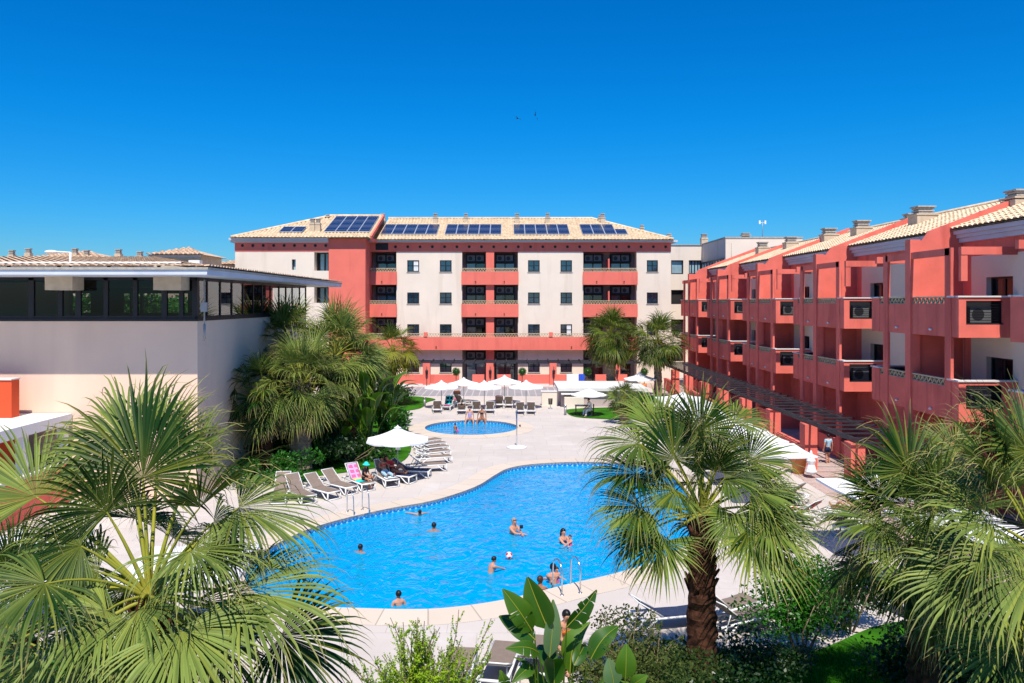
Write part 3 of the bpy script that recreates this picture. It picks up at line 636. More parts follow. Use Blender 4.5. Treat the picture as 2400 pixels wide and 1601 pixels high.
# ------------------------------------------------------------------ link block and modern block behind
lk = thing('annex_building', 'pale cream flat roofed block with square windows, right of the long back building', 'building', (17, 93, 0))
def kx(px): return PX(px, 93)
def kz(py): return PZ(py, 93)
hs2 = [(kx(a), kx(c), kz(d), kz(e)) for a, c in ((1573, 1601.6), (1614.5, 1644)) for e, d in ((610, 642.6), (679.6, 713), (748.7, 781), (810, 847))]
b = MB(); b.wall(kx(1540), kx(1647), 0, kz(575), 93, hs2, .4); b.box(kx(1540), kx(1647), 93.4, 105, 0, kz(575)-.05); b.build('wall', M['cream'], lk)
b = MB(); b.box(kx(1540)-.1, kx(1647)+.0, 92.9, 105, kz(575), kz(573.5)); b.build('roof', M['chimcap'], lk)
for k, h in enumerate(hs2):
    f = MB(); f.box(h[0], h[0]+.12, 93.2, 93.3, h[2], h[3]); f.box(h[1]-.12, h[1], 93.2, 93.3, h[2], h[3]); f.box(h[0]+.12, h[1]-.12, 93.2, 93.3, h[3]-.12, h[3]); f.box(h[0]+.12, h[1]-.12, 93.2, 93.3, h[2], h[2]+.12)
    if k > 3:
        for q in (1, 2, 3): xx = h[0]+(h[1]-h[0])*q/4; f.box(xx-.05, xx+.05, 93.21, 93.29, h[2]+.12, h[3]-.12)
    o = f.build('window', M['dark'], lk); g = MB(); g.quad((h[0], 93.33, h[2]), (h[1], 93.33, h[2]), (h[1], 93.33, h[3]), (h[0], 93.33, h[3])); g.build('pane', M['pane'] if k in (0, 4) else M['interior'], o)
chimney(kx(1653), 93.6, kz(575)-.3, kz(548), .75, lk)
md = thing('modern_building', 'white modern block with a long dark strip window, behind the right red building', 'building', (27, 83, 0))
X0 = 22.7; zt = PZ(558.5, 83); X1 = PX(1881, 83)
xf = lambda p: (X0+p[1], 93-(p[0]), p[2])   # wall whose outside looks to -X
b = MB(); b.box(X0, X1, 83, 93, 0, zt); b.build('wall', M['cream'], md)
b = MB(); b.box(X0-.06, X1+.06, 82.94, 93, zt, zt+.14); b.build('roof', M['chimcap'], md)
b = MB(); b.box(X0-.06, X0-.01, 83.3, 93.2, 8.6, 12.6); o = b.build('strip_window', M['pane'], md)
b = MB()
for q in range(9): b.box(X0-.12, X0-.062, 83.3+q*1.2, 83.42+q*1.2, 8.6, 12.6)
b.box(X0-.12, X0-.062, 83.3, 93.2, 12.55, 12.7); b.box(X0-.118, X0-.063, 83.3, 93.2, 11.0, 11.12); b.build('window_frame', M['dark'], o)
chimney(PX(1747, 85), 85, zt, PZ(547, 85), .9, md)
c = MB(); c.tube([(PX(1713, 83.2), 82.97, PZ(570, 83)), (PX(1713, 83.2), 82.97, 8)], .05, 5); c.build('drainpipe', M['chimcap'], md)
an = thing('roof_antenna', 'thin white lattice antenna mast on the roof of the white modern block', 'antenna', (PX(1787, 86), 86, zt+.14))
ax = PX(1787, 86); c = MB(); c.tube([(ax, 86, zt+.1), (ax, 86, PZ(517, 86))], .035, 5); c.build('mast', M['polegrey'], an)
c = MB()
for s_ in (-1, 1): c.beam((ax, 86, PZ(522, 86)), (ax+s_*.3, 86, PZ(522, 86)), .04, .04); c.box(ax+s_*.3-.09, ax+s_*.3+.09, 85.95, 86.05, PZ(525, 86), PZ(517, 86))
c.build('aerial', M['plastic'], an)
# ------------------------------------------------------------------ right red building
rb = thing('apartment_building', 'red three storey building with rows of balcony towers along the right side', 'building', (19, 50, 0))
red = M['red']; XW = 19.35; XP = 17.1
def rz_(x): return 10.83+.36*(x-17.9)
bays_y = [33.8+10.3*k for k in range(-1, 5)]
XR = 23.3
xfr = lambda p: (XW+p[1], -p[0], p[2])   # local x -> -Y, local y -> +X ; outward = -X
# main wall with holes: x = -Y
hl = []
for yp in bays_y:
    for zb in (6.95, 3.75):
        for yc in (yp-2.45, yp+2.45): hl.append((-(yc+.85), -(yc-.85), zb, zb+2.15))
hlu = [h for h in hl if h[0] > -77.4]
b = MB(xfr); b.wall(-77.6, -21, 3.55, 10.0, 0, hlu, .35); b.build('wall', M['cream_right'], rb)
b = MB(xfr); b.wall(-77.6, -21, 0, 3.55, -.004, [], .2); b.box(-77.6, -21, -.004, .1, 10.0, 11.0); b.build('lower_wall', red, rb)
b = MB(); b.box(XW+.4, 27.5, 21, 77.6, 0, 10.9); b.build('core', M['interior'], rb)
for h in hlu:
    f = MB(xfr); w = .09
    for (a, c, d, e) in ((h[0], h[0]+w, h[2], h[3]), (h[1]-w, h[1], h[2], h[3]), ((h[0]+h[1])/2-.06, (h[0]+h[1])/2+.06, h[2], h[3])): f.box(a, c, .2, .28, d, e)
    f.box(h[0]+w, h[1]-w, .205, .275, h[3]-w, h[3])
    o = f.build('balcony_door', M['dark'], rb); g = MB(xfr); g.quad((h[0], .24, h[2]), (h[1], .24, h[2]), (h[1], .24, h[3]), (h[0], .24, h[3])); g.build('pane', M['glass_dark'], o)
    g = MB(xfr); xm = h[0]+.5; g.quad((h[0], .34, h[2]), (xm, .34, h[2]), (xm, .34, h[3]), (h[0], .34, h[3]), 0); g.quad((xm, .34, h[2]), (h[1], .34, h[2]), (h[1], .34, h[3]), (xm, .34, h[3]), 1); g.build('curtain', [M['curtain2'], M['interior']], o)
# cornice + roof
b = MB(); 
for (dx, z0, z1) in ((.18, 10.62, 10.80), (.30, 10.803, 10.95), (.42, 10.953, 11.12)):
    b.box(XW-dx, XW+.1, 21, 77.7, z0, z1)
b.build('cornice', M['cornice'], rb)
ta = math.atan(.36); sd = (math.cos(ta), 0, math.sin(ta)); nd = (-math.sin(ta), 0, math.cos(ta))
xe = 18.82; rf = MB(); tileroof(rf, (xe, 77.9, rz_(xe)), (0, -1, 0), sd, nd, 57, lambda u: (0, (XR-xe)/math.cos(ta)), pitch=.36)
rf.quad((xe, 21, rz_(xe)-.03), (xe, 77.9, rz_(xe)-.03), (XR, 77.9, rz_(XR)-.03), (XR, 21, rz_(XR)-.03)); rf.quad((XR, 21, rz_(XR)-.03), (XR, 77.9, rz_(XR)-.03), (28, 77.9, rz_(XR)-1.9), (28, 21, rz_(XR)-1.9))
rf.tube([(XR, 77.9, rz_(XR)+.08), (XR, 21, rz_(XR)+.08)], .13, 6)
rro = rf.build('roof', M['tile'], rb)
g_ = MB(); g_.add([(XW+.01, 77.61, 0), (27.4, 77.61, 0), (27.4, 77.61, 11.2), (XR, 77.61, rz_(XR)), (XW, 77.61, rz_(XW))], [(0, 1, 2, 3, 4)]); g_.build('gable_wall', red, rb)
for yp in bays_y:
    Y0, Y1 = yp, yp+.34
    # party wall with sloping top
    b = MB()
    def prism(b, prof, y0, y1, mi=0):
        n = len(prof); b.add([(p[0], y0, p[1]) for p in prof]+[(p[0], y1, p[1]) for p in prof],
            [tuple(range(n))]+[tuple(range(n, 2*n))[::-1]]+[((k+1) % n, k, n+k, n+(k+1) % n) for k in range(n)], mi)
    prism(b, [(XP, 0), (XW+.1, 0), (XW+.1, 10.6), (XR+.05, 10.6), (XR+.05, rz_(XR)+.40), (18.0, 11.14), (17.7, 10.72), (XP, 10.72)], Y0+.04, Y1-.04)
    b.build('party_wall', red, rb)
    b = MB(); b.box(XP-.06, XP+.36, Y0-.08, Y1+.02, 0, 10.75); b.build('pillar', red, rb)
    for yy in (yp-3.1, yp+2.0):
        b = MB(); b.box(XP-.03, XP+.09, yy, yy+.42, 0, 10.2); b.build('fin', red, rb)
    for q in range(4):
        b = MB()
        if q == 0: b.beam((XP+.03, yp-3.0, 10.05), (XP+.03, yp-.08, 10.05), .12, .28)
        if q == 1: b.beam((XP+.03, Y1+.02, 10.05), (XP+.03, yp+2.2, 10.05), .12, .28)
        if q == 2: b.box(XP+.1, XW-.02, yp-3.6, yp-3.4, 9.9, 10.2); b.box(XP+.1, XP+.35, yp-3.58, yp-3.42, 8.9, 9.903)
        if q == 3: b.box(XP+.1, XW-.02, yp+3.3, yp+3.5, 9.9, 10.2)
        b.build('pergola_beam', red, rb)
    # red strip on the main wall either side of the party wall
    b = MB(); b.box(XW-.012, XW, yp-.55, yp, 0, 10.6); b.box(XW-.012, XW, Y1, Y1+.5, 0, 10.6); b.build('painted_strip', red, rb)
    for lv, (zt2, zb2) in enumerate(((8.34, 6.75), (5.13, 3.55))):
        for side in (-1, 1):
            ya, yc = (yp-3.6, yp) if side < 0 else (Y1, yp+3.6)
            b = MB(); b.box(XP+.02, XP+.16, ya, yc, zb2, zt2-.32); b.box(XP+.16, XW-.001, ya+.01, yc, zb2, zb2+.2)
            yf = ya if side < 0 else yc
            # front box with opening
            y0_, y1_ = (ya-.001, ya+.14) if side < 0 else (yc-.14, yc+.001)
            ox0, ox1, oz0, oz1 = XP+.28, XW-.55, zt2-1.1, zt2-.19
            b.box(XP, ox0, y0_, y1_, zb2-.003, zt2-.06); b.box(ox1, XW-.02, y0_, y1_, zb2-.003, zt2-.06); b.box(ox0, ox1, y0_, y1_, zb2-.003, oz0); b.box(ox0, ox1, y0_, y1_, oz1, zt2-.06)
            yq0, yq1 = (ya+.14, ya+.75) if side < 0 else (yc-.75, yc-.14)
            b.box(XP+.001, XP+.12, yq0, yq1, zb2+.01, zt2-.06)
            bo = b.build('balcony', red, rb)
            c = MB(); c.box(XP-.05, XW-.02, y0_-.05, y1_+.05, zt2-.06, zt2); c.box(XP-.05, XP+.2, min(yq0, yq1), max(yq0, yq1), zt2-.06, zt2-.002); c.build('capstone', M['capstone'], bo)
            l = MB(); a_, c_ = (yq1, yp-.08) if side < 0 else (Y1+.02, yq0)
            lattice(l, a_, c_, XP+.09, zt2-.32, zt2-.02, .30, 'y'); l.build('lattice_rail', M['lattice'], bo)
            d = MB(); d.ball((XP-.02, yp-1.6 if side < 0 else yp+1.2, zb2+.25), .07, .07, .05, 8, 5); d.build('round_lamp', M['white_cloth'], bo)
            n_ = MB(); n_.box(ox0-.01, ox1+.01, y0_+.04 if side < 0 else yq0+.02, y1_-.02 if side < 0 else yq0+.05, oz0, oz0+.05)
            yb0 = (ya+.6) if side < 0 else (yc-.64)
            n_.box(XP+.16, XW-.05, yb0, yb0+.04, zb2+.2, zt2-.07); n_.build('niche_back', M['fan'], bo)
            if side < 0:
                ax_ = MB(); ax_.box(XP+.55, XP+1.35, ya+.2, ya+.5, oz0+.06, oz0+.70); ao = ax_.build('air_conditioner', M['ac'], bo)
                q = MB(); q.add([(XP+.85+.24*math.cos(t*math.pi/8), ya+.196, oz0+.38+.24*math.sin(t*math.pi/8)) for t in range(16)], [tuple(range(16))]); q.build('fan_grille', M['fan'], ao)
                s2 = MB(); 
                for q2 in range(9): s2.box(ox0, ox1, ya+.08, ya+.09, oz0+.05+q2*.1, oz0+.065+q2*.1)
                s2.build('louvre', M['dark'], bo)
                pass
    # inner wall of the ground floor
    b = MB(); b.box(XP+.1, XW, yp-3.5, yp-3.36, 0, .95); b.box(XP+.04, XP+.16, yp-3.5, yp-.1, 0, .95); b.build('terrace_wall', red, rb)
for (px, pt_, w) in ((1787, 568, .95), (1853, 556, .95), (1943, 536, 1.0), (2019, 518, 1.0), (2137, 502, .9), (2163, 485, 1.1), (2393, 447, 1.15)):
    off = px-CX; X = 21.9 if px != 2137 else 23.2; Y = X*F/off; chimney(X, Y, rz_(X)-.4, PZ(pt_, Y), w, rro, w*.9)
# pergola along the right building
pg2 = thing('pergola', 'dark slatted pergola running beside the right red building', 'pergola', (15.5, 50, 0))
for xx, z in ((14.6, 2.30), (16.5, 2.32)):
    b = MB(); b.beam((xx, 27, z), (xx, 75, z), .1, .2); b.build('beam', M['pergola'], pg2)
y = 27.3
while y < 75:
    b = MB(); b.beam((14.2, y, 2.46), (16.9, y, 2.46), .05, .07); b.build('slat', M['pergola'], pg2); y += 1.15
gw2 = thing('garden_wall', 'red brick pillars and low wall under the pergola beside the right red building', 'wall', (14.6, 50, 0))
for k in range(8):
    y = 33.3+5.15*k
    b = MB(); b.box(14.35, 14.95, y, y+.7, 0, 2.18); b.build('pillar', red, gw2)
    if k % 3 != 0: b = MB(); b.box(14.5, 14.75, y+.7, y+4.6, 0, 1.0); b.box(14.45, 14.8, y+.7, y+4.6, 1.0, 1.06); b.build('wall', red, gw2)
# ------------------------------------------------------------------ left building
YN = 32.6; XL = -12.7; YF = 50.2
lbd = thing('restaurant_building', 'pinkish cream building with a band of dark windows under its flat roof, left', 'building', (-20, 40, 0))
zb_, zt_w = 8.1-42*YN/F, PZ(649, YN)
cl = M['cream_left']
b = MB(); b.box(-40, XL, YN, YF, 0, zb_-.05); b.build('wall', cl, lbd)
b = MB(); b.box(-40, XL+.03, YN-.03, YF+.03, zb_-.05, zb_+.05); b.build('sill_band', M['dark'], lbd)
# roof slab
Yr0, Yr1, Xr0, Xr1 = 30.2, 54.6, -45, -11.4
rz0, rz1 = PZ(645, 30.2), PZ(624.5, 30.2)
b = MB(); b.box(Xr0, Xr1, Yr0, Yr1, rz0+.02, rz1-.12); b.box(Xr0, Xr1-.06, Yr0+.06, Yr1, rz0-.0, rz0+.02); b.build('roof_slab', M['fascia'], lbd)
b = MB(); b.box(Xr0, Xr1+.05, Yr0-.05, Yr1, rz1-.12, rz1-.03); ro = b.build('roof', M['chimcap'], lbd)
# low pitched old tiles
t2 = MB(); a2 = R(5); tileroof(t2, (Xr0, Yr0-.02, rz1-.02), (1, 0, 0), (0, math.cos(a2), math.sin(a2)), (0, -math.sin(a2), math.cos(a2)), Xr1-Xr0-.1, lambda u: (0, max(0.2, min(10, (Xr1-Xr0-u)*1.6))), .32, .45, .05)
a3 = R(5); tileroof(t2, (Xr1+.02, Yr1, rz1-.02), (0, -1, 0), (-math.cos(a3), 0, math.sin(a3)), (math.sin(a3), 0, math.cos(a3)), Yr1-Yr0, lambda u: (0, max(.2, min(6, (Yr1-Yr0-u)*.6))), .32, .45, .05)
t2.build('roof_tiles', M['tile_pink'], ro)
b = MB(); b.box(-44, PX(430, 31.6), 31.6, 32.4, rz1+.16, rz1+.24); 
for k in range(14): b.box(-40+k*2.0, -39.9+k*2.0, 31.8, 31.9, rz1, rz1+.16)
b.build('roof_rail', M['dark'], lbd)
b = MB(); b.box(-44, PX(425, 31.55), 31.5, 31.59, rz1+.17, rz1+.25); b.build('gutter_pipe', M['white'], lbd)
# flue with elbow, small roof vent
b = MB(); xx = PX(165, 33); b.tube([(xx, 33, rz1), (xx, 33, PZ(592, 33))], .05, 6); b.tube([(xx, 33, PZ(592, 33)), (PX(128, 33), 33, PZ(590, 33))], .04, 6); b.ball((PX(120, 33), 33, PZ(591, 33)), .28, .2, .09); b.build('roof_antenna', M['white'], lbd)
b = MB(); b.box(PX(444, 32.5), PX(470, 32.5), 32.4, 32.7, rz1, PZ(610, 32.5)); b.build('roof_vent', M['white'], lbd)
# mullions front
b = MB()
Z0, Z1 = zb_+.05, rz0+.0
for px, w in ((72, .11), (140, .09), (182, .11), (247, .09), (316, .09), (384, .11), (424, .09)): x = PX(px, YN); b.box(x-w, x+w, YN+.02, YN+.14, Z0, Z1)
b.box(-40, XL, YN+.02, YN+.12, Z1-.12, Z1); b.box(-40, XL, YN+.03, YN+.1, Z0, Z0+.12)
b.build('front_window_frame', M['dark'], lbd)
b = MB(); b.box(XL-.22, XL, YN, YN+.22, Z0, Z1); b.build('corner_post', M['dark'], lbd)
g = MB(); g.quad((-40, YN+.08, Z0), (XL, YN+.08, Z0), (XL, YN+.08, Z1), (-40, YN+.08, Z1)); g.build('front_glass', M['glass_dark'], lbd)
b = MB()
for off in (494, 530, 562, 593, 622, 652, 680, 707): pass
for px in (488, 518.5, 545.5, 571.5, 595.5, 616.5, 636, 656, 672, 687, 704, 718.5): y = XL*F/(px-CX); b.box(XL-.1, XL-.02, y-.045, y+.045, Z0, Z1)
b.box(XL-.1, XL-.02, YN, YF, Z1-.14, Z1); b.box(XL-.09, XL-.03, YN, YF, Z0, Z0+.1)
b.build('side_window_frame', M['dark'], lbd)
g = MB(); g.quad((XL-.06, YN, Z0), (XL-.06, YF, Z0), (XL-.06, YF, Z1), (XL-.06, YN, Z1)); g.build('side_glass', M['glass'], lbd)
# interior: floor, far walls with openings, ceiling blocks, columns
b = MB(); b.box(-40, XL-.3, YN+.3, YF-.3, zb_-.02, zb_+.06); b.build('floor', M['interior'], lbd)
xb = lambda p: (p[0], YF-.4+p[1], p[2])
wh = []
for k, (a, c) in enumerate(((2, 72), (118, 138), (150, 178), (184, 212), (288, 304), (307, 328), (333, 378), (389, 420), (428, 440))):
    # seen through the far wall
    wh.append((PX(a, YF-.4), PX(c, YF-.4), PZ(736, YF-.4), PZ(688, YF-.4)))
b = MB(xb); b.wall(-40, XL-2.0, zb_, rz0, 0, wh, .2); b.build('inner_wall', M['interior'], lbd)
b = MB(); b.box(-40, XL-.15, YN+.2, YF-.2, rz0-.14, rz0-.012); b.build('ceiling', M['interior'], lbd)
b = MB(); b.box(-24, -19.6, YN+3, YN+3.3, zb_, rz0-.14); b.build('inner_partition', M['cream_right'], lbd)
for k, px in enumerate((110, 363)):
    x0 = PX(px, 31.9); b = MB(); b.box(x0, x0+1.1, 31.75, YN+.02, PZ(680, 31.9), rz0); b.build('ceiling_box', M['chimney'], lbd)
# outdoor pipe at the corner
b = MB(); x = PX(470, 31.8); b.tube([(x, 32.2, PZ(655, 32)), (x, 32.2, PZ(800, 32))], .03, 5); b.tube([(x, 32.2, PZ(760, 32)), (x, 32.2, PZ(795, 32))], .055, 6); b.box(x-.12, x+.12, 32.1, 32.25, PZ(731, 32), PZ(709, 32)); b.build('drainpipe', M['polegrey'], lbd)
b = MB(); b.box(-19.4, -17.9, YN-.02, YN+.01, .9, 1.85); b.box(-22, -19.6, YN-.02, YN+.01, .9, 1.85); b.build('lower_window', M['interior'], lbd)
sg = MB(); sg.box(PX(83, YN), PX(101, YN), YN-.05, YN-.003, PZ(1063, YN), PZ(1058, YN)); tag(sg.build('wall_sign', M['paleblue_cloth'], org=(PX(92, YN), YN, PZ(1060, YN))), 'tiny pale blue plaque on the pinkish wall above a dark window', 'sign')
# annex canopy (white) and red walls
cn = thing('entrance_canopy', 'white flat canopy on square posts in front of the left building', 'canopy', (-19.5, 30, 0))
b = MB(); b.box(-24, -17.8, 24, 32.55, 3.15, 3.55); b.build('canopy_slab', M['white'], cn)
for y in (29.3, 32.0, 25.5): b = MB(); b.box(-18.12, -17.82, y, y+.32, 1.72, 3.15); b.build('post', M['white'], cn)
tw = thing('terrace_wall', 'low red wall with cream capping below the white canopy', 'wall', (-18, 29, 0))
b = MB(); b.box(-18.2, -17.8, 24, 32.55, 0, 1.62); b.build('wall', red, tw); b = MB(); b.box(-18.3, -17.7, 23.9, 32.55, 1.62, 1.72); b.build('capping', M['capstone'], tw)
tw = thing('terrace_wall', 'red wall end standing left of the big foreground fan palm', 'wall', (-14.5, 21.5, 0))
b = MB(); b.box(-19, PX(28, 22.5), 22.5, 23, 0, 1.25); b.build('wall', red, tw); b = MB(); b.box(-19, PX(30, 22.5), 22.45, 23.05, 1.25, 1.33); b.build('capping', M['capstone'], tw)
tw = thing('side_wall', 'tall orange red wall at the left edge behind the white canopy', 'wall', (-21, 31.5, 0))
M['orange_red'] = mat('orange_red_stucco', (.72, .09, .03), .9, .05, 1)
b = MB(); b.box(-26, PX(27, 31.2), 31.2, 31.7, 0, PZ(891, 31.2)); b.build('wall', M['orange_red'], tw); b = MB(); b.box(-26, PX(28, 31.2), 31.15, 31.75, PZ(891, 31.2), PZ(888, 31.2)); b.build('capping', M['capstone'], tw)
# ------------------------------------------------------------------ far roofs behind the left building
def hiproof(name, label, px0, px1, pe, pt, Y, depth=14, wallz=0, mt='tile_pink', ridge=.5):
    t = thing(name, label, 'building', (PX((px0+px1)/2, Y), Y, 0)); x0, x1 = PX(px0, Y), PX(px1, Y); ze = PZ(pe, Y); zr = PZ(pt, Y+depth/2)
    b = MB(); b.box(x0+.5, x1-.5, Y+.5, Y+depth-.5, 0, ze); b.build('wall', M['chimney'] if wallz else M['cream'], t)
    r = MB(); dh = zr-ze; run = depth/2; L_ = math.hypot(run, dh); al = math.atan2(dh, run); hx = min(run, (x1-x0)/2)
    tileroof(r, (x0, Y, ze), (1, 0, 0), (0, math.cos(al), math.sin(al)), (0, -math.sin(al), math.cos(al)), x1-x0, lambda u: (0, L_*min(1, u/hx, (x1-x0-u)/hx)), .42, .6, .1)
    ya, yb_ = Y+.02, Y+depth; xa, xc = x0+hx, x1-hx
    r.add([(x0, ya, ze-.03), (x1, ya, ze-.03), (x1, yb_, ze-.03), (x0, yb_, ze-.03), (xa, Y+run, zr-.04), (xc, Y+run, zr-.04)], [(0, 1, 5, 4), (1, 2, 5), (2, 3, 4, 5), (3, 0, 4)])
    r.build('roof', M[mt], t); return t, zr
t, z = hiproof('far_house', 'long pink tiled roof with chimneys beyond the left building', -60, 285, 618, 589, 72)
for px in (28, 67, 176, 203): chimney(PX(px, 76), 76, z-2, PZ(583 if px in (67, 176) else 587, 76), .55, t)
t, z = hiproof('far_house', 'smaller pink tiled hip roof left of the raised tiled tower', 283, 430, 618, 596, 74, 12)
for px in (278, 328): chimney(PX(px, 78), 78, z-2.5, PZ(585 if px == 278 else 590, 78), .6, t)
t, z = hiproof('tower_house', 'raised square tower with a tiled hip roof and ochre walls beyond the left building', 341, 480, 597, 581, 70, 6, 1)
b = MB(); b.box(PX(350, 70.4), PX(470, 70.4), 70.2, 75.5, PZ(603, 70.4), PZ(597.5, 70.4)); b.build('cornice', M['cornice'], t)
t, z = hiproof('far_house', 'low tiled roof peeking out left of the long back building', 486, 620, 620, 606, 84, 12)
# trees seen through the clerestory
# ------------------------------------------------------------------ plants
UP = Vector((0, 0, 1))
def fan(b, hub, d, n, Rr, segs, spread, droop, rg, pale=.5, split=.5, steps=7, cup=.2, thread=True, dry=.3):
    d = d.normalized(); n = (n-d*n.dot(d)).normalized(); s = d.cross(n)
    dth = 2*spread/segs
    for k in range(segs):
        th = spread*(2*(k+.5)/segs-1)+rg.uniform(-.25, .25)*dth; c, sn = math.cos(th), math.sin(th)
        Rk = Rr*(1.06-.42*(abs(th)/math.pi)**1.2)*rg.uniform(.82, 1.08)
        u = (d*c+s*sn+n*(cup*abs(sn)+.05*math.sin(th*9))).normalized()
        q = (s*c-d*sn); nn = n
        p = Vector(hub); vs = []; cs = []; dr = Rk/steps; ws = Rk*split*math.tan(dth/2)*rg.uniform(.85, 1.05)
        pk = min(1, max(0, pale+rg.uniform(-.3, .3))); ye = .35*(rg.random() < .18); dd = droop*rg.uniform(.45, 2.0); wob = rg.uniform(-.6, .6)
        for i in range(steps+1):
            t = i/steps
            w = t/split*ws if t < split else ws*.92*max(.03, (1-(t-split)/(1-split)))**1.0
            f = w*.5*(1-.3*t)
            nn2 = (nn-u*nn.dot(u)).normalized()
            vs += [tuple(p-q*w+nn2*f), tuple(p), tuple(p+q*w+nn2*f)]
            tip = max(0, (t-.72)/.28)*dry*2.2*rg.random(); yl = max(0, .35-t)*.5
            cs += [(pk, tip, yl), (pk-.15, tip, yl*.6+ye), (pk+.05, tip, yl)]
            if t > split*.9: u = (u+Vector((wob*.35, wob*.2, -1))*dd*((t-split*.9)*9+.5*(t > .7))/steps*1.15).normalized()
            else: u = (u-UP*droop*.05).normalized()
            p = p+u*dr
        fs = []
        for i in range(steps): fs += [(i*3, i*3+1, i*3+4, i*3+3), (i*3+1, i*3+2, i*3+5, i*3+4)]
        base = b.add(vs, fs); b.c[base:base+len(cs)] = cs
        if thread and rg.random() < .35:
            # dry fibre curling off the leaf tip
            i0 = int(steps*split)+1; a = Vector(vs[i0*3]); v = (u+Vector((rg.uniform(-.5, .5), rg.uniform(-.5, .5), rg.uniform(-.2, .6)))).normalized(); pv = []; w = .004*Rr/1.2+.0015
            for j in range(5): pv += [tuple(a), tuple(a+Vector((0, w, w)))]; a = a+v*Rk*.13; v = (v+Vector((rg.uniform(-.6, .6), rg.uniform(-.6, .6), -.45))).normalized()
            bs = b.add(pv, [(2*j, 2*j+1, 2*j+3, 2*j+2) for j in range(4)])
            b.c[bs:bs+10] = [(.9, .55, 0)]*10
def stalk(b, a, c, hub_d, r0, rg, rise=.25, yel=.7):
    a = Vector(a); c = Vector(c); L = (c-a).length; m = (a+c)/2+UP*L*rise*.5; pts = []; rs = []; cols = []
    for i in range(6):
        t = i/5; p = a*(1-t)**2+m*2*t*(1-t)+c*t*t; pts.append(p); rs.append(r0*(1.5-1.0*t)); cols.append((.6, .0 if t > .15 else .6, yel*rg.uniform(.6, 1)))
    b.tube(pts, rs, 5, cap=False, cols=cols)
def palm(name, label, x, y, zh, sc=1.0, nf=34, seed=1, segs=40, steps=7, leaf='palm', manual=(), emin=-42, emax=82, bark='bark', rt=.26, skirt=14, group=None, pale=.5, blade=1.25, pet=1.25, z0=0, yellow=0, droop=1.0, only_back=False, lean=(0, 0), split=.5):
    rg = random.Random(seed); t = thing(name, label, 'palm tree', (x, y, z0), group)
    heart = Vector((x+lean[0], y+lean[1], zh))
    # trunk
    b = MB(); n = 14; K = max(8, int((zh-z0)/.16)); vs = []
    for i in range(K+1):
        f = i/K; c = Vector((x+lean[0]*f, y+lean[1]*f, z0+(zh-z0)*f)); r = rt*sc*(1.15-.25*f if f < .85 else .94-.25*(f-.85)/.15)*(1+.0*f)
        for k in range(n):
            a = 2*math.pi*k/n+(i % 2)*.22; rr = r*(1+rg.uniform(-.09, .12)+(.10 if i % 2 else 0)); vs.append((c.x+rr*math.cos(a), c.y+rr*math.sin(a), c.z))
    b.add(vs, [(i*n+k, i*n+(k+1) % n, (i+1)*n+(k+1) % n, (i+1)*n+k) for i in range(K) for k in range(n)])
    # old leaf bases sticking out of the upper trunk
    for k in range(46):
        a = k*2.4; f = 1-k/46*.40; c = Vector((x+lean[0]*f, y+lean[1]*f, z0+(zh-z0)*f)); dr = Vector((math.cos(a), math.sin(a), .55)); r = rt*sc*.9
        p = c+dr*r*.9-UP*.1; q = p+Vector((math.cos(a)*.13, math.sin(a)*.13, rg.uniform(.12, .26)))*sc
        b.tube([p, q], [.055*sc, .022*sc], 4)
    b.build('trunk', M[bark], t)
    st = MB(); cr = MB(); st.col = (.6, 0, .6)
    fr = []
    for i in range(nf):
        f = i/(nf-1); e = emax+(emin-emax)*f**.85; az = i*2.39996+rg.uniform(-.25, .25)
        if only_back and math.sin(az) < -.15 and e < 60 and rg.random() < .75: continue
        fr.append((az, R(e+rg.uniform(-7, 7))))
    for (az, e) in fr:
        dr = Vector((math.cos(e)*math.cos(az), math.cos(e)*math.sin(az), math.sin(e)))
        Lp = pet*sc*rg.uniform(.75, 1.15)*(1 if e > 0 else .85); hub = heart+dr*Lp+UP*(-.10*Lp*math.cos(e)); dd = (dr-UP*(.30+.35*math.cos(e))*droop).normalized() if e < R(62) else (dr-UP*.05).normalized()
        nn = Vector((-math.sin(e)*math.cos(az), -math.sin(e)*math.sin(az), math.cos(e)))
        roll = R(rg.uniform(-32, 32)); nn = (Matrix.Rotation(roll, 3, dd) @ nn)
        old = max(0, -math.sin(e)); stalk(st, heart+dr*.1, hub, dd, .019*sc, rg, .35)
        isy = yellow and e < R(15) and rg.random() < yellow
        cr.col = (0, 0, 0)
        fan(cr, hub, dd, nn, blade*sc*rg.uniform(.88, 1.1), segs, R(rg.uniform(82, 118)), droop*rg.uniform(.6, 1.3)*(1 if e < R(55) else .6), rg, pale=(1.0 if isy else pale+rg.uniform(-.3, .28)-old*.1), steps=steps, split=split*rg.uniform(.72, 1.0), cup=rg.uniform(.1, .4), dry=.35+old*.5)
    for (hub, tip, Rb, nrm, dr_, pl) in manual:
        hub = Vector(hub); tip = Vector(tip); stalk(st, heart, hub, (tip-hub), .024*sc, rg, .22, .85)
        fan(cr, hub, tip-hub, Vector(nrm), Rb, int(segs*1.15), R(132 if dr_ < .33 else 104), dr_*1.3+.12, rg, pale=pl, steps=steps+1, split=.52, cup=.22, dry=.4)
    for k in range(skirt):
        az = k*2.4+.3; e = R(rg.uniform(-80, -58)); dr = Vector((math.cos(e)*math.cos(az), math.cos(e)*math.sin(az), math.sin(e)))
        hub = heart+Vector((math.cos(az), math.sin(az), 0))*rt*sc*1.2+dr*rg.uniform(.5, .9)*sc; stalk(st, heart-UP*.15*sc, hub, dr, .02*sc, rg, .4, .1)
        fan(cr, hub, (dr-UP*.5), Vector((math.cos(az), math.sin(az), .3)), blade*sc*.8, max(12, segs//2), R(80), .6, rg, pale=.2, steps=max(4, steps-2), dry=1.0, thread=False)
    st.c = [c if c != (0, 0, 0) else (.6, 0, .5) for c in st.c]
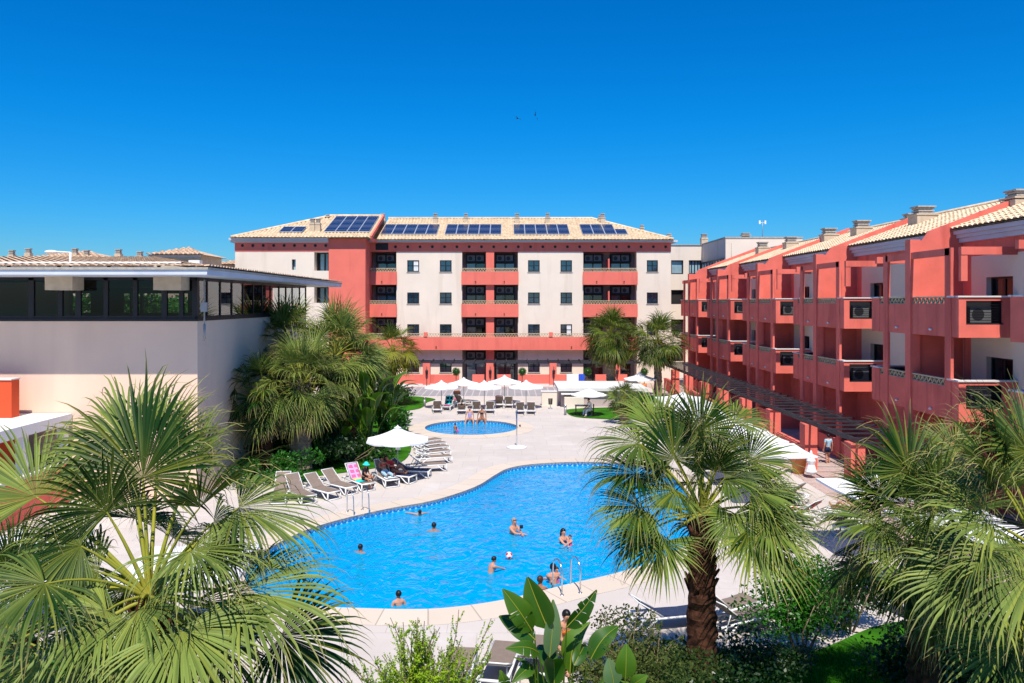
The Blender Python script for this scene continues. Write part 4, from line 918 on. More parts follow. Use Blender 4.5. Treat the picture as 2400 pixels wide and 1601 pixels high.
    cr.build('crown', M[leaf], t); st.build('leaf_stalks', M[leaf], t)
    return t
def mf(hx, hy, Y, tx, ty, dY, Rb, nrm, dr_, pl):
    """blade given by its hub and tip seen in the photograph, at real depth Y (tip at Y+dY)"""
    return (P(hx, hy, Y), P(tx, ty, Y+dY), Rb, nrm, dr_, pl)
# --- near palms
Y1 = 10.4; h1 = P(350, 1400, Y1)
palm('fan_palm', 'big fan palm filling the lower left foreground, nearest to the camera', h1.x, h1.y, h1.z, 1.0, 25, 3, 46, 8, 'palm', rt=.22, skirt=5, only_back=True, pale=.55, blade=1.35, pet=1.35, emax=62, emin=-45, manual=[
    mf(335, 1120, Y1+.2, 335, 870, .4, 1.6, (0, -1, .05), .32, .12),  # low pale share paints this blade's shadowed back into its colour
    mf(300, 1040, Y1+.5, 230, 880, .6, 1.35, (.3, -1, .1), .5, .8), mf(372, 1060, Y1+.7, 380, 880, .6, 1.3, (-.1, -1, .1), .4, .5),
    mf(250, 1200, Y1-.2, 190, 1130, -.2, 1.15, (.1, -1, .4), .9, .35), mf(450, 1290, Y1-.4, 520, 1330, -.4, 1.1, (.1, -.7, .9), 1.3, .75), mf(230, 1340, Y1-.3, 120, 1340, -.3, 1.2, (-.1, -.7, .9), 1.0, .5), mf(330, 1500, Y1-1.2, 300, 1640, -.6, 1.2, (0, -.7, .9), .8, .6),
    mf(452, 1085, Y1+.5, 500, 930, .3, .95, (-.5, -1, .2), .4, .8),
    mf(85, 1165, Y1+.1, -25, 1010, .3, 1.35, (.8, -.8, .5), .35, .75),
    mf(560, 1190, Y1+.3, 800, 1215, .3, 1.5, (.0, -.3, 1), .6, .6),
    mf(190, 1280, Y1-.4, 90, 1290, -.3, 1.05, (-.1, -.9, .6), 1.4, .35),
    mf(560, 1390, Y1-.5, 800, 1400, -.5, 1.75, (.05, -.35, 1), .75, .8),
    mf(250, 1432, Y1-.9, 60, 1500, -.6, 1.4, (-.1, -.5, 1), .9, .85),
    mf(425, 1480, Y1-1.3, 500, 1600, -.7, 1.3, (.15, -.6, 1), .7, .95),
    mf(660, 1490, Y1-.3, 820, 1560, .0, 1.3, (.2, -.6, .8), .4, .08),
    mf(500, 1225, Y1-.1, 560, 1260, .2, 1.0, (.1, -.6, 1), 1.9, .9),
    mf(70, 1375, Y1+.2, -60, 1400, 0, 1.1, (0, -.7, .8), 1.5, .5),
    mf(100, 1560, Y1-.8, 0, 1680, -.2, 1.2, (0, -.7, .8), 1.0, .6)])
Y2 = 15.2; h2 = P(1645, 1205, Y2)
palm('fan_palm', 'fan palm with reddish brown trunk standing beside the right end of the pool', h2.x, h2.y, h2.z, 1.0, 21, 11, 44, 7, 'palm_mid', rt=.25, emin=-18, skirt=0, only_back=True, pale=.36, blade=1.2, pet=1.3, emax=82, manual=[
    mf(1580, 1075, Y2, 1560, 950, .4, 1.2, (0, -1, .2), .3, .12),
    mf(1545, 1005, Y2+.4, 1475, 910, .3, 1.1, (.4, -1, .2), .3, .95),
    mf(1640, 1010, Y2+.3, 1640, 890, .3, 1.1, (-.3, -1, .2), .3, .2),
    mf(1500, 1040, Y2-.1, 1390, 1030, -.2, 1.25, (-.1, -.4, 1), 1.0, .35),
    mf(1490, 1110, Y2-.2, 1370, 1100, -.2, 1.2, (-.1, -.4, 1), .9, .3),
    mf(1500, 1190, Y2-.5, 1370, 1220, -.4, 1.2, (-.1, -.5, 1), .8, .5),
    mf(1755, 1080, Y2+.2, 1860, 1020, .3, 1.15, (.1, -.6, 1), .4, .6),
    mf(1760, 1150, Y2-.2, 1900, 1130, -.2, 1.2, (.1, -.5, 1), .6, .6),
    mf(1715, 1210, Y2-.5, 1725, 1310, -.3, .9, (0, -.9, .6), .2, .8),
    mf(1800, 1225, Y2-.5, 1940, 1270, -.4, 1.3, (.1, -.6, 1), .6, .8),
    mf(1530, 1240, Y2-.3, 1400, 1300, -.3, 1.2, (-.1, -.5, 1), .7, .5), mf(1790, 1190, Y2-.2, 1940, 1200, -.2, 1.2, (.1, -.5, 1), .7, .5),
    mf(1765, 1260, Y2-.7, 1870, 1350, -.4, 1.35, (.2, -.8, .8), .2, .85),
    mf(1555, 1270, Y2-.6, 1500, 1380, -.4, 1.1, (-.2, -.8, .8), .2, .8),
    mf(1585, 1150, Y2-.4, 1480, 1165, -.4, 1.1, (-.1, -.6, 1), .7, .5), mf(1700, 1120, Y2-.3, 1790, 1110, -.2, 1.0, (.1, -.6, 1), .9, .45), mf(1640, 1110, Y2-.3, 1630, 1060, -.4, 1.0, (0, -.8, .6), .8, .6),
    mf(1720, 990, Y2+.4, 1780, 920, .6, 1.0, (.1, -.5, 1), .9, .6)])
Y3 = 14.5; h3 = P(2165, 1290, Y3)
palm('fan_palm', 'fan palm with upright bluish green fronds right of the reddish brown trunked palm', h3.x, h3.y, h3.z, 1.0, 27, 21, 42, 7, 'palm_mid', rt=.25, skirt=8, only_back=True, pale=.45, blade=1.2, pet=1.25, manual=[
    mf(2130, 1105, Y3, 2110, 970, .3, 1.3, (.1, -1, .15), .25, .3),
    mf(2060, 1160, Y3, 1990, 1080, .2, 1.0, (.3, -1, .3), .3, .35),
    mf(2060, 1225, Y3-.4, 1900, 1210, -.3, 1.2, (-.1, -.5, 1), .6, .6),
    mf(2230, 1240, Y3-.5, 2080, 1270, -.5, 1.35, (-.2, -.5, 1), .8, .75),
    mf(2130, 1290, Y3-.9, 2040, 1370, -.5, 1.1, (-.1, -.8, .8), .4, .85),
    mf(2240, 1060, Y3+.5, 2160, 970, .5, 1.0, (.3, -.9, .4), .5, .5)])
Y4 = 11.2; h4 = P(2440, 1300, Y4)
palm('fan_palm', 'fan palm with long bright fronds cut off by the right edge of the photo', h4.x, h4.y, h4.z, 1.0, 24, 33, 44, 7, 'palm', rt=.24, skirt=4, only_back=True, pale=.5, blade=1.35, pet=1.3, manual=[
    mf(2330, 1110, Y4+.2, 2250, 960, .2, 1.25, (.5, -.7, .7), .45, .3),
    mf(2410, 1060, Y4+.2, 2330, 930, .3, 1.2, (.3, -1, .2), .4, .3),
    mf(2300, 1355, Y4-.4, 2110, 1410, -.4, 1.45, (-.1, -.5, 1), .8, .7),
    mf(2330, 1230, Y4-.2, 2170, 1180, -.3, 1.3, (-.1, -.6, 1), .9, .8),
    mf(2420, 1340, Y4-.9, 2370, 1440, -.4, 1.3, (-.1, -.8, .8), .7, .95),
    mf(2390, 1500, Y4-.4, 2240, 1560, -.2, 1.4, (-.1, -.6, 1), .4, .55)])
Y5 = 12.5; h5 = P(40, 1500, Y5+1.5)
palm('fan_palm', 'dark fan palm crown at the lower left corner behind the nearest palm', h5.x, h5.y, h5.z, 1.05, 28, 41, 38, 6, 'palm_mid', rt=.2, skirt=5, only_back=True, pale=.3)
# --- mid cluster left of the pool
palm('fan_palm', 'tall fan palm in the middle of the planted bed left of the pools', *P(785, 836, 42)[:2], P(785, 836, 42).z, 1.4, 36, 51, 34, 6, 'palm', rt=.3, skirt=8, pale=.8, emin=-30, droop=.6)
palm('fan_palm', 'broad fan palm with brown shaggy trunk at the front of the planted bed', *P(705, 905, 38.3)[:2], P(705, 905, 38.3).z, 1.3, 40, 52, 34, 6, 'palm', rt=.34, skirt=20, pale=.8, droop=.6, bark='bark_grey')
palm('fan_palm', 'upright fan palm closest to the pinkish wall of the left building', *P(668, 815, 43)[:2], P(668, 815, 43).z, 1.3, 34, 53, 32, 6, 'palm', rt=.3, skirt=8, pale=.75, emin=-30, droop=.6)
palm('fan_palm', 'dark fan palm in the shade beside the left building wall', -11.4, 37.5, P(625, 930, 38).z, 1.15, 30, 54, 28, 5, 'palm_mid', rt=.25, skirt=12, pale=.3)
palm('fan_palm', 'fan palm at the right side of the planted bed, left of the yellow leaved palm', *P(822, 862, 45)[:2], P(822, 862, 45).z, 1.1, 34, 59, 30, 6, 'palm', rt=.28, skirt=8, pale=.7, emin=-30, droop=.7)
palm('fan_palm', 'small fan palm with yellow lower leaves near the coral building', *P(920, 826, 62)[:2], P(920, 826, 62).z, 1.15, 30, 55, 24, 5, 'palm_yellow', rt=.22, skirt=8, pale=.35, yellow=.7, bark='bark_grey')
palm('fan_palm', 'dense green fan palm behind the cream bar counter', *P(1432, 792, 68)[:2], P(1432, 792, 68).z, 1.45, 64, 56, 26, 5, 'palm_deep', rt=.24, skirt=26, pale=.5, emax=85, emin=-60, blade=1.15, pet=1.0, bark='bark_grey', z0=0)
palm('fan_palm', 'spiky green fan palm nearest the far end of the red building', *P(1542, 806, 66)[:2], P(1542, 806, 66).z, 1.3, 44, 57, 24, 5, 'palm_deep', rt=.22, skirt=14, pale=.45, bark='bark_grey')
palm('fan_palm', 'short grey green fan palm in the lawn beside the waiter table', *P(1462, 935, 53)[:2], P(1462, 935, 53).z, .62, 34, 58, 24, 5, 'palm_mid', rt=.4, skirt=10, pale=.5, emin=-60, bark='bark_grey')
# --- leafy shrubs
def leafcloud(b, c, rad, n, ls, rg, pale=.4, lumps=7, flat=.0):
    L_ = [(Vector((rg.gauss(0, .45)*rad[0], rg.gauss(0, .45)*rad[1], rg.uniform(-.5, .6)*rad[2])), rg.uniform(.35, .65), rg.uniform(-.3, .3)) for _ in range(lumps)]
    for i in range(n):
        lc, lr, lp = L_[i % lumps]
        v = Vector((rg.gauss(0, 1), rg.gauss(0, 1), rg.gauss(0, 1))).normalized()*(rg.random()**.4); p = Vector(c)+lc+Vector((v.x*rad[0]*lr, v.y*rad[1]*lr, v.z*rad[2]*lr))
        if p.z < .04: p.z = .04+rg.random()*.1
        a = Vector((rg.gauss(0, 1), rg.gauss(0, 1), rg.gauss(0, .7)+.4)).normalized(); q = a.cross(Vector((rg.gauss(0, 1), rg.gauss(0, 1), rg.gauss(0, 1)))).normalized()
        s = ls*rg.uniform(.6, 1.3); pk = min(1, max(0.01, pale+lp+rg.uniform(-.2, .2)))
        bs = b.add([tuple(p), tuple(p+a*s*.5+q*s*.25), tuple(p+a*s), tuple(p+a*s*.5-q*s*.25)], [(0, 1, 2, 3)]); b.c[bs:bs+4] = [(pk, 0.01, 0)]*4
def shrub(name, label, px, py, zc, rad, n, ls, m, seed, Y=None, pale=.4, cat='shrub', lumps=8, group=None):
    rg = random.Random(seed); g = P(px, py, Y) if Y else G(px, py); t = thing(name, label, cat, (g.x, g.y, 0), group)
    b = MB(); b.col = (.3, .01, 0); leafcloud(b, (g.x, g.y, zc), rad, n, ls, rg, pale, lumps); b.build('foliage', M[m], t)
    s = MB()
    for k in range(7): a = k*.9; s.tube([(g.x+.1*math.cos(a), g.y+.1*math.sin(a), 0), (g.x+rad[0]*.35*math.cos(a), g.y+rad[1]*.35*math.sin(a), zc*.6), (g.x+rad[0]*.55*math.cos(a+.4), g.y+rad[1]*.55*math.sin(a+.4), zc+rad[2]*.2)], [.03, .022, .008], 5)
    s.build('stem', M['bark_grey'], t); return t
def paddle(b, base, tip, w, nrm, rg, torn=.25, pale=.4, fold=.35, bend=.25, n=14):
    base = Vector(base); tip = Vector(tip); L = (tip-base).length; d = (tip-base)/L; nr = Vector(nrm); nr = (nr-d*nr.dot(d)).normalized(); s = d.cross(nr)
    mid = []
    for i in range(n+1):
        t = i/n; mid.append(base+d*L*t+nr*math.sin(math.pi*t)*L*bend*.3-UP*(t*t)*L*bend*.35)
    def wd(t): return w*.5*(math.sin(math.pi*min(1, t*1.0)**.62)**.75 if 0 < t < 1 else 0.02)
    for sd in (-1, 1):
        i = 0
        while i < n:
            j = min(n, i+(rg.randint(1, 4) if rg.random() < torn else n)); tw = rg.uniform(-.25, .25) if torn > 0.05 else 0; ln = 1 if torn < .05 else rg.uniform(.85, 1.05); dp = rg.uniform(0, .5)*torn
            rows = []
            for k in range(i, j+1):
                t = k/n; wv = max(.012, wd(t))*ln; o = d*(wv*.30)
                if k == i and i > 0: o = o+d*L/n*.25
                a = mid[k]; m1 = a+s*sd*wv*.55+nr*wv*fold*.55+o*.5; e = a+s*sd*wv+nr*wv*(fold+tw*.8)*.9+o-UP*wv*dp; rows.append((a, m1, e))
            vs = [tuple(v) for r in rows for v in r]; fs = []
            for k in range(len(rows)-1): fs += [(k*3, k*3+1, k*3+4, k*3+3), (k*3+1, k*3+2, k*3+5, k*3+4)]
            old = b.sm; b.sm = True; bs = b.add(vs, fs); b.sm = old
            pk = min(1, max(.01, pale+rg.uniform(-.1, .1))); b.c[bs:bs+len(vs)] = [(pk, 0.01, .0 if q % 3 != 2 else .06) for q in range(len(vs))]
            i = j
    b.tube([m+nr*.003 for m in mid], [w*.028*(1-.75*k/n) for k in range(n+1)], 5, cols=[(.9, .0, .85)]*(n+1), cap=False)
def paddle_plant(label, x, y, leaves, seed, m='paddle', auto=0, h=3.2, sc=1.0, rad=1.6, group=None, mats=None):
    rg = random.Random(seed); t = thing('bird_of_paradise', label, 'plant', (x, y, 0), group); lf = MB(); st = MB(); lf.col = (.3, .01, 0); st.col = (.6, .01, .3)
    lp = MB(); lp.col = (.3, .01, 0)
    def one(base, tip, w, nrm, torn, pale, bend=.25, fold=.35):
        base = Vector(base); g = Vector((x+rg.uniform(-.25, .25)*sc, y+rg.uniform(-.25, .25)*sc, 0)); m = (g+base)/2+UP*.35*sc
        m.x = g.x+(base.x-g.x)*.3; m.y = g.y+(base.y-g.y)*.3
        pts = [g*(1-q)**2+m*2*q*(1-q)+base*q*q for q in [k/7 for k in range(8)]]; st.tube(pts, [.04*sc-.028*sc*k/7 for k in range(8)], 6, cols=[(.3, .0, (.10 if auto > 9 else .25)*k/7) for k in range(8)], cap=False)
        paddle(lp if pale > .75 else lf, base, tip, w, nrm, rg, torn, pale, fold, bend)
    for l in leaves: one(*l)
    for k in range(auto):
        az = k*2.4+rg.uniform(-.3, .3); e = R(rg.uniform(20, 82)); hb = h*rg.uniform(.35, .9); r0 = rad*.45*math.cos(e)
        base = Vector((x+r0*math.cos(az), y+r0*math.sin(az), hb)); dr = Vector((math.cos(e)*math.cos(az), math.cos(e)*math.sin(az), math.sin(e)))
        L = sc*rg.uniform(.75, 1.25); nn = Vector((-math.sin(e)*math.cos(az), -math.sin(e)*math.sin(az), math.cos(e)))
        one(base, base+dr*L, L*rg.uniform(.32, .42), nn, rg.choice([0, .15, .5, .8]), rg.uniform(.05, .7), .5)
    lf.build('leaves', M[m], t)
    if lp.v: lp.build('pale_leaves', M['paddle_pale'], t)
    st.build('leaf_stalks', M[m], t); return t
YS = 10.8; g = P(1300, 1500, YS)
def pl(bx_, by_, tx, ty, w, nrm, torn, pale, dY=0, bend=.2, fold=.3, Y=YS): 
    return (P(bx_, by_, Y), P(tx, ty, Y+dY), w*.88*Y/F, nrm, torn, pale, bend, fold)
paddle_plant('large bird of paradise plant with glossy paddle leaves at the bottom centre', g.x, g.y, [
    pl(1284, 1475, 1236, 1345, 76, (-.25, -1, .25), 0, .25, 0, .15, .25),
    pl(1288, 1540, 1296, 1400, 54, (.5, -1, .1), .0, .8, .1, .12, .15),
    pl(1246, 1478, 1178, 1366, 66, (.1, -1, .3), .75, .45, -.1, .3),
    pl(1254, 1500, 1170, 1425, 56, (.1, -.8, .5), .5, .2, .2, .5),
    pl(1262, 1530, 1185, 1505, 50, (0, -.7, .7), .6, .35, -.3, .4),
    pl(1328, 1470, 1398, 1372, 52, (.4, -.9, .1), 1.0, .02, .1, .25),
    pl(1385, 1545, 1450, 1448, 58, (-.3, -.8, .6), .6, .25, .2, .5),
    pl(1345, 1560, 1372, 1500, 40, (.1, -.8, .5), .3, .2, .4, .4),
    pl(1250, 1560, 1200, 1590, 40, (.1, -.8, .7), .8, .3, -.3, .4),
    pl(1300, 1575, 1262, 1500, 50, (.1, -.8, .5), .3, .05, .4, .4)], 71, auto=16, h=3.3, sc=.75, rad=1.4)
g = P(1460, 1620, 10.2)
paddle_plant('small bird of paradise with a yellow green leaf, right of the larger one', g.x, g.y, [
    pl(1466, 1590, 1468, 1500, 56, (-.1, -1, .2), 0, .7, 0, .3, .3, 10.2), pl(1440, 1610, 1425, 1538, 52, (.1, -1, .2), 0, .78, 0, .2, .2, 10.2),
    pl(1480, 1610, 1518, 1575, 40, (0, -.8, .6), .4, .7, -.1, .4, .3, 10.2), pl(1185, 1610, 1172, 1562, 34, (0, -.8, .6), .9, .7, -.1, .4, .3, 10.2)], 72, auto=3, h=1.8, sc=.6, rad=.8)
for k, (px, py, h, rad, na, lab) in enumerate(((860, 1080, 4.4, 2.4, 26, 'tall bird of paradise clump behind the lounger with the pink towel'), (800, 1080, 3.8, 2.2, 22, 'bird of paradise clump between the shaggy palm trunk and the tall clump'),
        (900, 1035, 3.4, 2.2, 22, 'bird of paradise clump with yellowing leaves left of the small pool'), (745, 1095, 3.0, 1.8, 14, 'shaded bird of paradise clump behind the empty taupe loungers'), (870, 985, 4.0, 2.0, 14, 'bird of paradise clump farthest back in the planted bed'))):
    g = G(px, py); paddle_plant(lab, g.x, g.y, [], 80+k, auto=na, h=h, sc=1.4, rad=rad)
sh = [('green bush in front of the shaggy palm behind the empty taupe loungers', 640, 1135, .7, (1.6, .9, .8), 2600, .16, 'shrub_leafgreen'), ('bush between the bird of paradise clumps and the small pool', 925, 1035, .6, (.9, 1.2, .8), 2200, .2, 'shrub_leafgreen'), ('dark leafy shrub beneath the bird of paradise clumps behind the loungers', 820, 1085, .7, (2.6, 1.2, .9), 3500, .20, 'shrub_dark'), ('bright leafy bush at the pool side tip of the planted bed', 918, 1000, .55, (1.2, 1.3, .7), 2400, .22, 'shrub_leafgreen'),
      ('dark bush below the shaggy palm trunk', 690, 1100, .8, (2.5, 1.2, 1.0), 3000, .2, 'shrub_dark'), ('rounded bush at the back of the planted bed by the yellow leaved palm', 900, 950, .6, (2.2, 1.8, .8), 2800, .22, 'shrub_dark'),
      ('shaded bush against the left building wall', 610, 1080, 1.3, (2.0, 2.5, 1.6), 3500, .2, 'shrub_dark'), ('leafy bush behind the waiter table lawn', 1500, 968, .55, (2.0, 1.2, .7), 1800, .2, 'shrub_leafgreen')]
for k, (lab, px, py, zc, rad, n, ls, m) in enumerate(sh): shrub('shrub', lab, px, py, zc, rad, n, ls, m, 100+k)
shrub('shrub', 'leafy green bush in the lawn left of the right hand palm trunk', 1880, 1480, 1.1, (1.2, .8, 1.15), 7000, .10, 'shrub_leafgreen', 120, Y=18.2, pale=.5, lumps=14)
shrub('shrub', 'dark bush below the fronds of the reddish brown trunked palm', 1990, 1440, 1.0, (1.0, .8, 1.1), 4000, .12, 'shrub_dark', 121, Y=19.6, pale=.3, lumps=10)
shrub('shrub', 'dark low bush round the foot of the reddish brown palm trunk', 1690, 1500, .7, (1.9, 1.0, .8), 8000, .10, 'shrub_dark', 125, Y=16.0, pale=.3, lumps=14)  # added dark foliage standing in for black shade around the trunk
shrub('shrub', 'dark bush between the olive shrub and the lawn at the bottom edge', 1560, 1560, .9, (1.3, .8, .9), 6000, .10, 'shrub_dark', 126, Y=14.6, pale=.3, lumps=12)  # added too, its dark leaves fill a patch of plain shade
shrub('shrub', 'dark bush right of the lawn at the bottom edge', 2170, 1560, .8, (1.1, .8, .8), 5000, .10, 'shrub_dark', 127, Y=15.8, pale=.3, lumps=12)  # another added dark mass where the ground lies in shade
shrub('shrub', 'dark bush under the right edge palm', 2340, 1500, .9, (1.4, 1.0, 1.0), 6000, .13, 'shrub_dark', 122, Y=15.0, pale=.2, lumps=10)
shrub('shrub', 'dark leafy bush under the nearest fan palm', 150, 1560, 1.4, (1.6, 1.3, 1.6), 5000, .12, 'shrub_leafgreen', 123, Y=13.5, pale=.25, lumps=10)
def twiggy(name, label, x, y, z0, h, rad, n, m, seed, ll=.05, up=.8, pale=.4, dens=26, core=0):
    """bush of arching twigs set with small leaves"""
    rg = random.Random(seed); t = thing(name, label, 'shrub', (x, y, 0)); f = MB(); f.col = (.3, .01, 0); s = MB()
    for k in range(n):
        az = rg.uniform(0, 6.28); sp = rg.random()**.6; e = R(88-sp*60*(1-up*.5)); L = h*rg.uniform(.6, 1.05)*(1-.25*sp); p = Vector((x+rg.uniform(-.3, .3)*rad, y+rg.uniform(-.3, .3)*rad, z0)); d = Vector((math.cos(e)*math.cos(az), math.cos(e)*math.sin(az), math.sin(e)))
        pts = [p]; K = 9; pk0 = pale+rg.uniform(-.25, .25)
        for i in range(K): d = (d+Vector((rg.uniform(-.1, .1), rg.uniform(-.1, .1), .04*up-.07*(1-up)))).normalized(); p = p+d*L/K; pts.append(p)
        s.tube(pts, [.012*(1-.8*i/K)+.002 for i in range(K+1)], 4, cap=False)
        twigs = []
        for i in range(2, K): 
            for q in range(2):
                dd = (d+Vector((rg.gauss(0, .7), rg.gauss(0, .7), rg.uniform(0, .5)))).normalized(); twigs.append((pts[i], dd, L*.22*(1-.55*i/K)))
        twigs.append((pts[K//2], d, L*.5))
        for (a, dd, l) in twigs:
            nl = max(4, int(dens*l/.35))
            for q in range(nl):
                tt = q/nl; c = a+dd*l*tt; v = (dd*.55+Vector((rg.gauss(0, .8), rg.gauss(0, .8), rg.gauss(0, .8)))).normalized(); w = v.cross(dd).normalized()*ll*.28; sz = ll*rg.uniform(.7, 1.2)*(1-.4*tt)
                pk = min(1, max(.01, pk0+.35*tt+rg.uniform(-.15, .15))); bs = f.add([tuple(c), tuple(c+v*sz*.5+w), tuple(c+v*sz), tuple(c+v*sz*.5-w)], [(0, 1, 2, 3)]); f.c[bs:bs+4] = [(pk, .01, 0)]*4
    if core: leafcloud(f, (x, y, z0+h*.35), (rad*1.0, rad, h*.3), core, ll*1.3, rg, pale-.2, 8)
    f.build('foliage', M[m], t); s.build('stem', M['bark_grey'], t); return t
g = P(985, 1560, 10.6); twiggy('shrub', 'bright yellow green feathery shrub at the bottom, left of the large bird of paradise', g.x, g.y, 2.35, 1.65, 1.1, 84, 'shrub_bright', 131, .04, .55, .65, 44)
g = P(1060, 1600, 10.2); twiggy('shrub', 'bright feathery shrub partly below the frame beside the bottom sunloungers', g.x-.35, g.y, 2.2, 1.35, .95, 36, 'shrub_bright', 132, .042, .7, .5, 36)
g = P(1480, 1500, 12.6); twiggy('shrub', 'fine leaved olive green shrub behind the bird of paradise leaves', g.x, g.y, 1.8, 1.55, 1.5, 60, 'shrub_olive', 133, .055, .3, .45, 18, 5000)
g = P(1700, 1610, 11.5); twiggy('shrub', 'sparse olive twigs poking up at the bottom edge in front of the lawn', g.x, g.y, 1.9, .75, .9, 22, 'shrub_olive', 134, .05, .4, .5, 14)
# box clipped round topiary balls on terrace
for k, px in enumerate((1069, 1224, 1377, 1510)):
    Yt = 75.4; x = PX(px, Yt); t = thing('topiary', ['clipped ball tree left of the twin glass doors', 'clipped ball tree right of the twin glass doors', 'clipped ball tree left of the dense green fan palm', 'clipped ball tree between the two far fan palms'][k], 'topiary', (x, Yt, 0), 'clipped ball trees in front of the far building')
    b = MB(); b.col = (.3, .01, 0); b.ball((x, Yt, 1.5), .30, n=14, m=10); rg = random.Random(k)
    for q in range(700): v = Vector((rg.gauss(0, 1), rg.gauss(0, 1), rg.gauss(0, 1))).normalized(); p = Vector((x, Yt, 1.5))+v*rg.uniform(.26, .38); w = v.cross(Vector((rg.gauss(0, 1), rg.gauss(0, 1), 1))).normalized()*.05; bs = b.add([tuple(p), tuple(p+v*.03+w), tuple(p+v*.07)], [(0, 1, 2)]); b.c[bs:bs+3] = [(rg.random(), .01, 0)]*3
    b.build('foliage', M['topiary'], t); s = MB(); s.tube([(x, Yt, .3), (x, Yt, 1.3)], .035, 6); s.build('trunk', M['bark_grey'], t)
    s = MB(); s.lathe((x, Yt, 0), [(.2, 0), (.27, .38), (.24, .38), (.2, .34)], 12); s.build('pot', M['terracotta'], t)
# tree seen through the clerestory windows
for k, (px, Y, zc, r) in enumerate(((190, 60, 7.2, 2.6), (330, 58, 7.4, 3.4), (420, 62, 7.0, 2.4))):
    shrub('tree', ['leafy tree seen through the left windows of the restaurant building', 'leafy tree seen through the middle windows of the restaurant building', 'leafy tree seen through the corner windows of the restaurant building'][k], px, 700, zc, (r, r, 1.6), 2600, .4, 'shrub_leafgreen', 140+k, Y=Y, cat='tree', pale=.6)
# foreground grass blades on the shaded lawn
def grassfield(name, pts, n, seed, hgt=.07):
    rg = random.Random(seed); b = MB(); b.col = (.3, .01, 0)
    for _ in range(n):
        x, y = rg.uniform(pts[0], pts[1]), rg.uniform(pts[2], pts[3]); a = rg.uniform(0, 6.28); h = hgt*rg.uniform(.6, 1.4); w = .008; pk = rg.random()
        bs = b.add([(x-w*math.cos(a), y-w*math.sin(a), .03), (x+w*math.cos(a), y+w*math.sin(a), .03), (x+rg.uniform(-.03, .03), y+rg.uniform(-.03, .03), .03+h)], [(0, 1, 2)]); b.c[bs:bs+3] = [(pk, .01, 0)]*3
    return tag(b.build(name, M['grass']), 'short green blades of grass on the shaded foreground lawn', 'grass', kind='stuff')
grassfield('grass', (3.0, 12.5, 14.3, 18.6), 48000, 5)
# ------------------------------------------------------------------ sun loungers
def make_lounger(back=50, sling='sling', flat=False):
    """local: foot at y=0, head towards +y, length 1.85, width .62"""
    t = local('sun_lounger', 'x', 'sun lounger', 'sunloungers around the pools')
    w = .31; hy = 1.12; zs = .33; L = .78; a = R(back)
    f = MB()
    for s in (-1, 1):
        f.tube([(s*w, 0, zs), (s*w, hy+.75, zs)], .032, 6)
    for y in (.0, hy, hy+.75): f.tube([(-w, y, zs), (w, y, zs)], .032, 6)
    f.build('frame', M['plastic'], t)
    for y in (.06, hy+.6):
        for s in (-1, 1):
            l = MB(); 
            l.tube([(s*w, y-.03, zs), (s*(w+.01), y-.05 if y < .5 else y+.08, .0)], [.034, .03], 6)
            if y > .5: l.tube([(s*w, y-.45, zs), (s*w, y-.15, .12), (s*w, y+.05, .02)], .026, 6)
            else: l.tube([(s*w, y+.42, zs), (s*w, y+.15, .10), (s*w, y-.03, .02)], .026, 6)
            l.build('leg', M['plastic'], t)
    l = MB(); l.tube([(-w, .01, .03), (w, .01, .03)], .026, 6); l.build('foot_bar', M['plastic'], t)
    s_ = MB(); s_.add([(-w+.02, .02, zs+.045), (w-.02, .02, zs+.045), (w-.02, .5, zs+.03), (-w+.02, .5, zs+.03), (w-.02, hy, zs+.045), (-w+.02, hy, zs+.045),
        (-w+.02, .02, zs+.03), (w-.02, .02, zs+.03), (w-.02, .5, zs+.015), (-w+.02, .5, zs+.015), (w-.02, hy, zs+.03), (-w+.02, hy, zs+.03)],
        [(0, 1, 2, 3), (3, 2, 4, 5), (6, 9, 8, 7), (9, 11, 10, 8), (0, 6, 7, 1), (1, 7, 8, 2), (2, 8, 10, 4), (5, 11, 9, 3), (3, 9, 6, 0)]); s_.build('seat', M[sling], t)
    b = MB(); ty, tz = hy+L*math.cos(a), zs+.05+L*math.sin(a)
    def bp(u, v, o): return (u, hy+v*math.cos(a)-o*math.sin(a), zs+.05+v*math.sin(a)+o*math.cos(a))
    vs = [bp(u, v, o+(-.03*math.sin(math.pi*v/L))) for o in (0, -.02) for v in (0, L*.33, L*.66, L) for u in (-w+.02, w-.02)]
    b.add(vs, [(0, 1, 3, 2), (2, 3, 5, 4), (4, 5, 7, 6), (8, 10, 11, 9), (10, 12, 13, 11), (12, 14, 15, 13), (0, 2, 10, 8), (2, 4, 12, 10), (4, 6, 14, 12), (1, 9, 11, 3), (3, 11, 13, 5), (5, 13, 15, 7), (6, 7, 15, 14)])
    bo = b.build('backrest', M[sling], t)
    k = MB()
    for s in (-1, 1): k.tube([bp(s*(w-.01), 0, -.01), bp(s*(w-.01), L, -.01)], .018, 5); k.tube([bp(s*(w-.05), L*.55, -.02), (s*(w-.03), hy+L*.45+.15, zs)], .014, 5)
    k.tube([bp(-w+.01, L, -.01), bp(w-.01, L, -.01)], .018, 5); k.build('backrest_frame', M['plastic'], bo)
    return t
Lp = {'a': make_lounger(50), 'b': make_lounger(38), 'n': make_lounger(32, 'sling_navy'), 'c': make_lounger(35, 'sling_dark'), 'f': make_lounger(24)}
LUSED = set()
def lounger(kind, foot, ang, label, sc=1.0):
    src = Lp[kind]
    if kind not in LUSED:
        LUSED.add(kind); o = src
    else: o = dup(src, foot)
    o.location = foot; o.rotation_euler = (0, 0, ang); o.scale = (sc,)*3; o['label'] = label; return o
def aim(fx, fy, tx, ty, ztop=.86):
    f = G(fx, fy); h = G(tx, ty, ztop); d = h-f; return f, math.atan2(-d.x, d.y)
